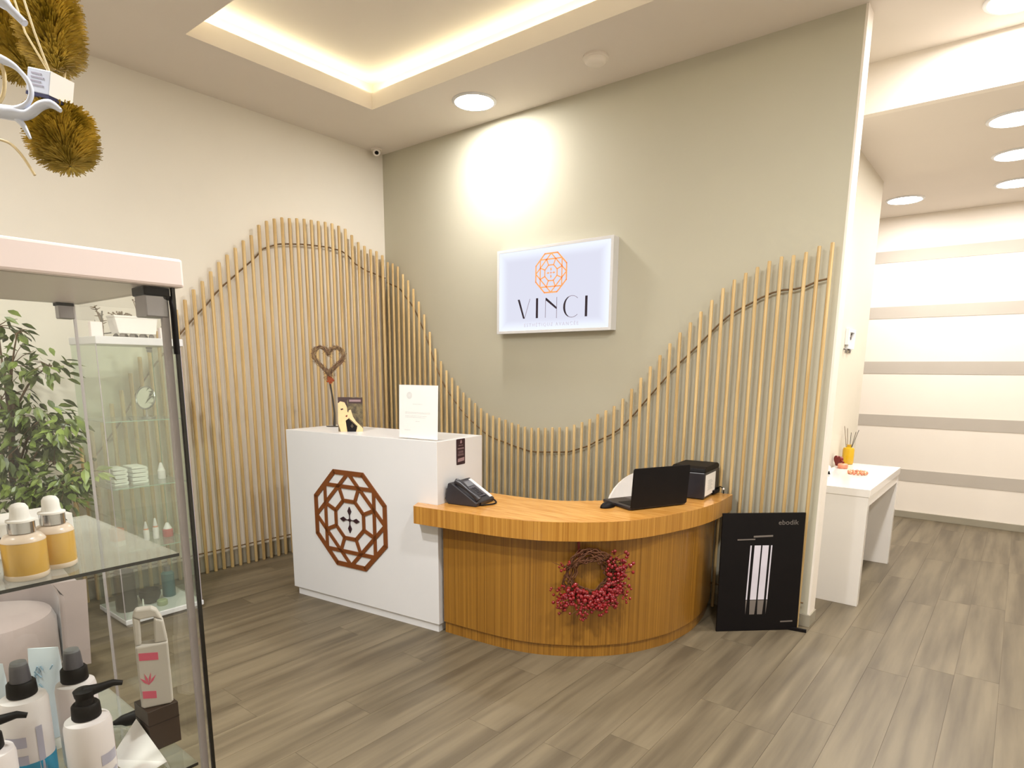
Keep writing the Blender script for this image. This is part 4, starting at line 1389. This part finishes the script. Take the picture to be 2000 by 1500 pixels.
def towels(loc, n_, label, w_=0.10):
    for k in range(n_):
        t = thing('folded_towel', label % ('bottom', 'second', 'third', 'top')[k if k < n_-1 else 3], 'towel', (loc[0], loc[1], loc[2]+k*0.0245), radians(random.uniform(-2, 2)), group='folded white towels in the far cabinet')
        c = MB()
        c.prism([(-w_/2, 0.0), (w_/2-0.006, 0.0), (w_/2, 0.006), (w_/2, 0.018), (w_/2-0.006, 0.024), (-w_/2, 0.024), (-w_/2, 0.015), (w_/2-0.012, 0.013), (w_/2-0.012, 0.011), (-w_/2, 0.009)], -0.07, 0.07,
                onplane((0, 0, 0), (0, 1, 0)))
        c.build('cloth', m_towel, t)


towels((0.50, -2.50, 0.8205), 4, '%s towel of the left-hand white stack on the middle glass shelf', 0.075)
towels((0.50, -2.395, 0.8205), 4, '%s towel of the right-hand white stack on the middle glass shelf', 0.085)
for (yy, zz, hh, rr, m_, m2_, lb) in ((-2.25, 0.8205, 0.085, 0.022, m_bottle, m_paper, 'small white jar bottle right of the towel stacks'),
                                   (-2.37, 0.4505, 0.10, 0.016, m_bottle, m_orange, 'white nozzle bottle with orange neck in the far cabinet'),
                                   (-2.315, 0.4505, 0.11, 0.017, m_bottle, m_coral, 'white nozzle bottle with coral neck in the far cabinet'),
                                   (-2.245, 0.4505, 0.075, 0.030, m_redcarton, m_bottle, 'red jar with white lid in the far cabinet')):
    t = thing('cosmetic_bottle', lb, 'bottle', (0.50, yy, zz), group='small bottles in the far cabinet')
    MB().lathe([(rr*0.95, 0), (rr, 0.003), (rr, hh*0.6), (rr*0.8, hh*0.66)], 20).build('bottle_body', m_, t, smooth=40)
    MB().lathe([(rr*0.82, hh*0.66), (rr*0.8, hh*0.74)], 20).build('neck', m2_, t, smooth=40)
    MB().lathe([(rr*0.75, hh*0.74), (rr*0.3, hh*1.15), (rr*0.1, hh*1.18)], 20).build('cap', m_bottle, t, smooth=40)
t = thing('orange_carton', 'small orange carton on the lower glass shelf of far cabinet', 'carton', (0.50, -2.53, 0.4505), radians(12))
B(-0.028, 0.028, -0.028, 0.028, 0, 0.105).build('carton', m_orange, t, bevel=0.001)
B(-0.0285, 0.0285, -0.0285, 0.0285, 0.0, 0.03).build('band', m_paper, t)
t = thing('dark_canister', 'tall dark canister on the base of far cabinet', 'canister', (0.52, -2.525, 0.0505))
MB().lathe([(0.055, 0), (0.058, 0.004), (0.058, 0.22), (0.05, 0.228)], 28).build('can', m_darkpot, t, smooth=40)
MB().lathe([(0.052, 0.228), (0.052, 0.245), (0.01, 0.25)], 28).build('lid', m_black, t, smooth=40)
t = thing('dark_bowl', 'round dark bowl beside the canister in the far cabinet', 'bowl', (0.50, -2.385, 0.0505))
MB().lathe([(0.028, 0), (0.05, 0.02), (0.062, 0.055), (0.060, 0.085), (0.056, 0.085), (0.056, 0.055), (0.03, 0.02), (0.001, 0.014)], 28).build('bowl', m_darkpot, t, smooth=60)
t = thing('teal_bottle', 'teal bottle with silver cap at back of the far cabinet base', 'bottle', (0.46, -2.255, 0.0505))
MB().lathe([(0.035, 0), (0.038, 0.004), (0.038, 0.15), (0.025, 0.165)], 24).build('bottle_body', m_teal, t, smooth=40)
MB().lathe([(0.02, 0.165), (0.02, 0.2), (0.004, 0.203)], 20).build('cap', m_alu, t, smooth=40)
t = thing('green_candle', 'small pale green candle in front of the teal bottle', 'candle', (0.60, -2.355, 0.0505))
MB().lathe([(0.026, 0), (0.030, 0.006), (0.030, 0.03), (0.024, 0.036), (0.003, 0.037)], 22).build('wax', m_candle, t, smooth=40)
t = thing('white_candlestick', 'thin white candlestick next to the dark canister', 'candlestick', (0.62, -2.47, 0.0505))
MB().lathe([(0.022, 0), (0.022, 0.004), (0.005, 0.008), (0.004, 0.07), (0.001, 0.078)], 18).build('stem', m_paper, t, smooth=40)

# ------------------------------------------------------------------ mauve tub armchair seen through the near cabinet
ac = thing('armchair', 'mauve upholstered tub armchair behind the near glass cabinet', 'armchair', (1.16, -3.30, 0), radians(12))


def shell(r0, r1, a0, a1, zlo, zhi, n_=26, m_=8):
    vs, fs = [], []
    for rr, s in ((r1, 0), (r0, 1)):
        for i in range(m_+1):
            for k in range(n_+1):
                a = radians(a0+(a1-a0)*k/n_)
                top = zhi(a)
                z = zlo+(top-zlo)*i/m_
                flare = 1+0.05*i/m_
                vs.append((rr*flare*cos(a), rr*flare*sin(a), z-(0.0 if s == 0 else 0.0)))
    m1 = (m_+1)*(n_+1)
    for i in range(m_):
        for k in range(n_):
            a = i*(n_+1)+k
            fs.append((a, a+1, a+n_+2, a+n_+1))
            fs.append((m1+a, m1+a+n_+1, m1+a+n_+2, m1+a+1))
    for k in range(n_):
        a = m_*(n_+1)+k
        fs.append((a, a+1, m1+a+1, m1+a))
        fs.append((k+1, k, m1+k, m1+k+1))
    for i in range(m_):
        a = i*(n_+1)
        fs.append((m1+a, m1+a+n_+1, a+n_+1, a))
        a += n_
        fs.append((a, a+n_+1, m1+a+n_+1, m1+a))
    return MB().add(vs, fs)


shell(0.26, 0.345, 60, 300, 0.12, lambda a: 0.50+0.22*max(0.0, -cos(a))**0.8).build('backrest', m_fabric, ac, smooth=60, bevel=0.02)
MB().lathe([(0.24, 0.12), (0.255, 0.14), (0.255, 0.36), (0.24, 0.40), (0.18, 0.42), (0.01, 0.425)], 32).build('seat', m_fabric, ac, smooth=50)
for k in range(4):
    a = pi/4+pi/2*k
    MB().tube([(0.2*cos(a), 0.2*sin(a), 0.13), (0.23*cos(a), 0.23*sin(a), 0.0)], [0.018, 0.010], 10).build('leg', m_pot, ac, smooth=60)

# ------------------------------------------------------------------ ficus tree
fx, fy = 0.42, -2.95
ft = thing('ficus_tree', 'leafy green ficus tree in a dark brown pot by the cream wall', 'plant', (fx, fy, 0))
MB().lathe([(0.10, 0), (0.115, 0.004), (0.15, 0.25), (0.158, 0.26), (0.158, 0.28), (0.145, 0.28), (0.14, 0.25), (0.001, 0.245)], 32).build('pot', m_pot, ft, smooth=40)
MB().lathe([(0.139, 0.246), (0.10, 0.256), (0.001, 0.26)], 24).build('soil', m_soil, ft, smooth=60)
rnd = random.Random(13)
for k in range(2):
    pts = [(0.022*cos(z*7+k*pi), 0.022*sin(z*7+k*pi), 0.25+z) for z in [i*0.07 for i in range(16)]]
    MB().tube(pts, [0.019-0.0005*i for i in range(16)], 9).build('trunk', m_bark, ft, smooth=60)
LM_ = MB().add([(0, 0, 0), (0.016, 0.022, 0.003), (0.018, 0.044, 0.0), (0.0, 0.082, -0.012), (-0.018, 0.044, 0.0), (-0.016, 0.022, 0.003), (0, 0.022, -0.004), (0, 0.044, -0.007)],
               [(0, 1, 6), (0, 6, 5), (1, 2, 7, 6), (6, 7, 4, 5), (2, 3, 7), (7, 3, 4)]).mesh('leaf')
LM_.materials.append(m_leaf)
CL_ = [  # clump centre (world), radius, leaves
    (0.39, -2.94, 1.70, 0.11, 26), (0.55, -2.90, 1.66, 0.05, 7), (0.62, -2.80, 1.50, 0.10, 22), (0.46, -2.92, 1.50, 0.14, 52),
    (0.44, -2.98, 1.32, 0.15, 60), (0.60, -2.86, 1.22, 0.14, 62), (0.69, -2.80, 1.16, 0.10, 36), (0.50, -2.88, 1.12, 0.16, 70),
    (0.45, -3.00, 1.00, 0.15, 60), (0.52, -2.92, 0.84, 0.16, 66), (0.62, -2.86, 0.82, 0.15, 60), (0.73, -2.82, 0.88, 0.13, 44),
    (0.80, -2.74, 0.95, 0.11, 28), (0.66, -2.84, 1.00, 0.07, 12), (0.36, -3.10, 1.20, 0.18, 50), (0.40, -3.15, 0.90, 0.18, 50), (0.48, -2.96, 0.66, 0.14, 40)]
c = MB()
cl = MB()
leafs = []
for cx_, cy_, cz_, cr, cn in CL_:
    C0 = Vector((cx_-fx, cy_-fy, cz_))
    z0 = max(0.45, cz_-0.30)
    z0 = min(z0, 1.22)
    s0 = Vector((0, 0, z0))
    pts = [s0.lerp(C0, f)+Vector((0, 0, 0.05*sin(pi*f))) for f in (0, .25, .5, .75, 1)]
    c.tube([tuple(p) for p in pts], [0.008, 0.006, 0.005, 0.004, 0.003], 6)
    for q in range(5):
        d_ = Vector((rnd.gauss(0, 1), rnd.gauss(0, 1), rnd.gauss(0, .7))).normalized()*cr
        c.tube([tuple(C0-d_*0.2), tuple(C0+d_*0.5+Vector((0, 0, 0.012))), tuple(C0+d_)], [0.003, 0.002, 0.0012], 4)
    for q in range(int(cn*1.5)):
        d_ = Vector((rnd.gauss(0, 1), rnd.gauss(0, 1), rnd.gauss(0, .8))).normalized()*cr*rnd.uniform(0.35, 1.1)
        p = C0+d_
        leafs.append((p, atan2(d_.y, d_.x)-pi/2+rnd.uniform(-.9, .9), rnd.uniform(-1.1, 0.15), rnd.uniform(-.8, .8), rnd.uniform(0.7, 1.1)))
c.build('branches', m_bark, ft, smooth=60)
# the nearest leaves are parts, the remainder one mass
cv = Vector((CAM.x-fx, CAM.y-fy, 0)).normalized()
leafs.sort(key=lambda q: -(q[0].dot(cv)))
count = 0
for i, (p, a, ti, ro, s) in enumerate(leafs):
    M = Matrix.Translation(p) @ Matrix.Rotation(a, 4, 'Z') @ Matrix.Rotation(ti, 4, 'X') @ Matrix.Rotation(ro, 4, 'Y') @ Matrix.Scale(s, 4)
    if min((M @ v.co).x for v in LM_.vertices)+fx < 0.07:
        continue
    if count < 295:
        o = bpy.data.objects.new('leaf', LM_)
        COL.objects.link(o)
        o.parent = ft
        o.matrix_local = M
        count += 1
    else:
        cl.add([M @ v.co for v in LM_.vertices], [tuple(f.vertices) for f in LM_.polygons])
cl.build('foliage', m_leaf, ft, kind='stuff')

# ------------------------------------------------------------------ gold tinsel and ornaments hanging close to the camera
def brush(path, rad, nb, name, label, rz=0, seed=1):
    t = thing(name, label, 'garland', path[0])
    P = [Vector(p)-Vector(path[0]) for p in path]
    MB().tube([tuple(p) for p in P], 0.0018, 6).build('wire', m_blackwire, t)
    rn = random.Random(seed)
    c = MB()
    n_ = len(P)-1
    for k in range(nb):
        f = rn.random()*n_
        i = min(int(f), n_-1)
        p = P[i].lerp(P[i+1], f-i)
        ax = (P[i+1]-P[i]).normalized()
        e = Vector((rn.gauss(0, 1), rn.gauss(0, 1), rn.gauss(0, 1)))
        e = (e-ax*e.dot(ax)).normalized()
        g = f/n_
        env = (1-(2*g-1)**4)**0.5
        q = p+e*rad*env*rn.uniform(0.8, 1.06)+ax*rn.uniform(-0.003, 0.003)
        s_ = e.cross(ax)*0.00045
        c.add([p-s_*0.7, p+s_*0.7, q+s_, q-s_], [(0, 1, 2, 3)])
    c.build('bristles', m_gold, t, kind='stuff')
    return t


HC = 3.335
bt = brush([(3.7911, -3.6315, 1.8854), (3.8012, -3.6315, 1.8507), (3.8087, -3.6325, 1.8209), (3.8177, -3.6335, 1.7861)], 0.031, 5200,
           'tinsel_brush', 'upper gold tinsel bottle-brush tassel hanging at top left', seed=1)
MB().tube([(0, 0, 0), (-0.002, 0.004, 0.3), (-0.002, 0.004, HC-1.8854)], 0.001, 5).build('cord', m_goldcord, bt)
bt = brush([(3.8446, -3.6430, 1.7420), (3.8521, -3.6476, 1.7192), (3.8636, -3.6459, 1.6875)], 0.031, 4600,
           'tinsel_brush', 'lower gold tinsel bottle-brush tassel under the small white box', seed=2)
MB().tube([(0, 0, 0), (-0.03, 0.018, 0.05), (-0.055, 0.02, 0.16), (-0.055, 0.02, HC-1.7420)], 0.001, 5).build('cord', m_goldcord, bt)
bt = brush([(3.6962, -3.6521, 1.8993), (3.7133, -3.6471, 1.8624), (3.7255, -3.6447, 1.8307), (3.7455, -3.6349, 1.8044)], 0.033, 4600,
           'tinsel_brush', 'gold tinsel bottle-brush tassel at the photo edge, left of the upper one', seed=3)
MB().tube([(0, 0, 0), (-0.004, 0, 0.3), (-0.004, 0, HC-1.8993)], 0.001, 5).build('cord', m_goldcord, bt)

OX = Vector((0.781, 0.624, 0.0))
hb = thing('gift_box_ornament', 'small white box ornament with navy base hanging on cream cord', 'ornament', (3.8655, -3.6545, 1.7535), atan2(0.624, 0.781)-0.20)
BT = Matrix.Rotation(radians(14), 4, 'Y')
MB().box(-0.0145, 0.0105, -0.012, 0.012, -0.0095, 0.0105, BT).build('box', m_lace, hb, bevel=0.0008)
hb_b = hb.children[0]
MB().box(-0.0145, 0.0105, -0.012, 0.012, -0.0125, -0.0097, BT).build('base', m_navy, hb)
MB().box(0.0106, 0.0110, -0.012, 0.012, -0.0095, 0.0105, BT).build('side', m_paper, hb)
c = MB()
for k in range(4):
    c.box(-0.010, 0.004-0.003*(k % 2), -0.0124, -0.0121, -0.004+0.0032*k, -0.0028+0.0032*k, BT)
c.build('print', m_lilac, hb_b, kind='stuff')
MB().tube([(0, 0, 0.0105), (-0.018, -0.004, 0.045), (-0.034, 0.0, 0.09), (-0.036, 0.002, 0.4), (-0.036, 0.002, HC-1.7515)], 0.0009, 6).build('cord', m_goldcord, hb, smooth=60)
MB().tube([(0, 0, 0.0105), (-0.009, -0.003, 0.045), (-0.022, -0.002, 0.09), (-0.036, 0.002, 0.14)], 0.0009, 6).build('cord', m_goldcord, hb, smooth=60)

fo = thing('filigree_ornament', 'bluish white scrolled filigree ornament at the left photo edge', 'ornament', (3.8567, -3.6930, 1.7315))
K = 0.56/1226.3


def fil(mb, pts, r):
    P = []
    for u, v in pts:
        P.append(tuple(OX*(u*K)+Vector((0, 0, -(v-200)*K))))
    P = catmull(P, 6)
    n_ = len(P)
    if isinstance(r, (int, float)):
        r = [r, r]
    R = [r[min(int(i/(n_-1)*(len(r)-1)), len(r)-2)]*(1-(i/(n_-1)*(len(r)-1)-min(int(i/(n_-1)*(len(r)-1)), len(r)-2)))+r[min(int(i/(n_-1)*(len(r)-1)), len(r)-2)+1]*(i/(n_-1)*(len(r)-1)-min(int(i/(n_-1)*(len(r)-1)), len(r)-2)) for i in range(n_)]
    mb.tube(P, R, 10)


c = MB()
fil(c, [(-25, 122), (5, 123), (35, 136), (58, 162), (62, 186), (48, 206), (20, 216), (-20, 210)], [0.0045, 0.004, 0.0020, 0.0022, 0.0022, 0.004, 0.0050])
fil(c, [(-20, 214), (20, 220), (50, 222), (78, 206), (98, 203), (116, 215)], [0.0060, 0.0060, 0.0042, 0.0040, 0.0036, 0.0018])
fil(c, [(20, 222), (38, 240), (50, 266)], [0.0030, 0.0024, 0.0012])
fil(c, [(8, -30), (22, 15), (40, 36), (66, 62)], [0.0085, 0.0075, 0.0035, 0.0030])
fil(c, [(18, -30), (40, 0), (58, -12)], [0.0050, 0.0040, 0.0030])
c.build('scrollwork', m_lace, fo, smooth=60)
c = MB()
fil(c, [(8, 128), (14, 152), (8, 185), (-6, 205)], 0.0016)
fil(c, [(-10, 268), (10, 276), (30, 298), (50, 333)], 0.0012)
c.build('loop', m_goldcord, fo, smooth=60)
MB().tube([tuple(OX*(10*K)+Vector((0, 0, 230*K))), tuple(OX*(10*K)+Vector((0, 0, HC-1.7315)))], 0.0008, 5).build('cord', m_goldcord, fo)
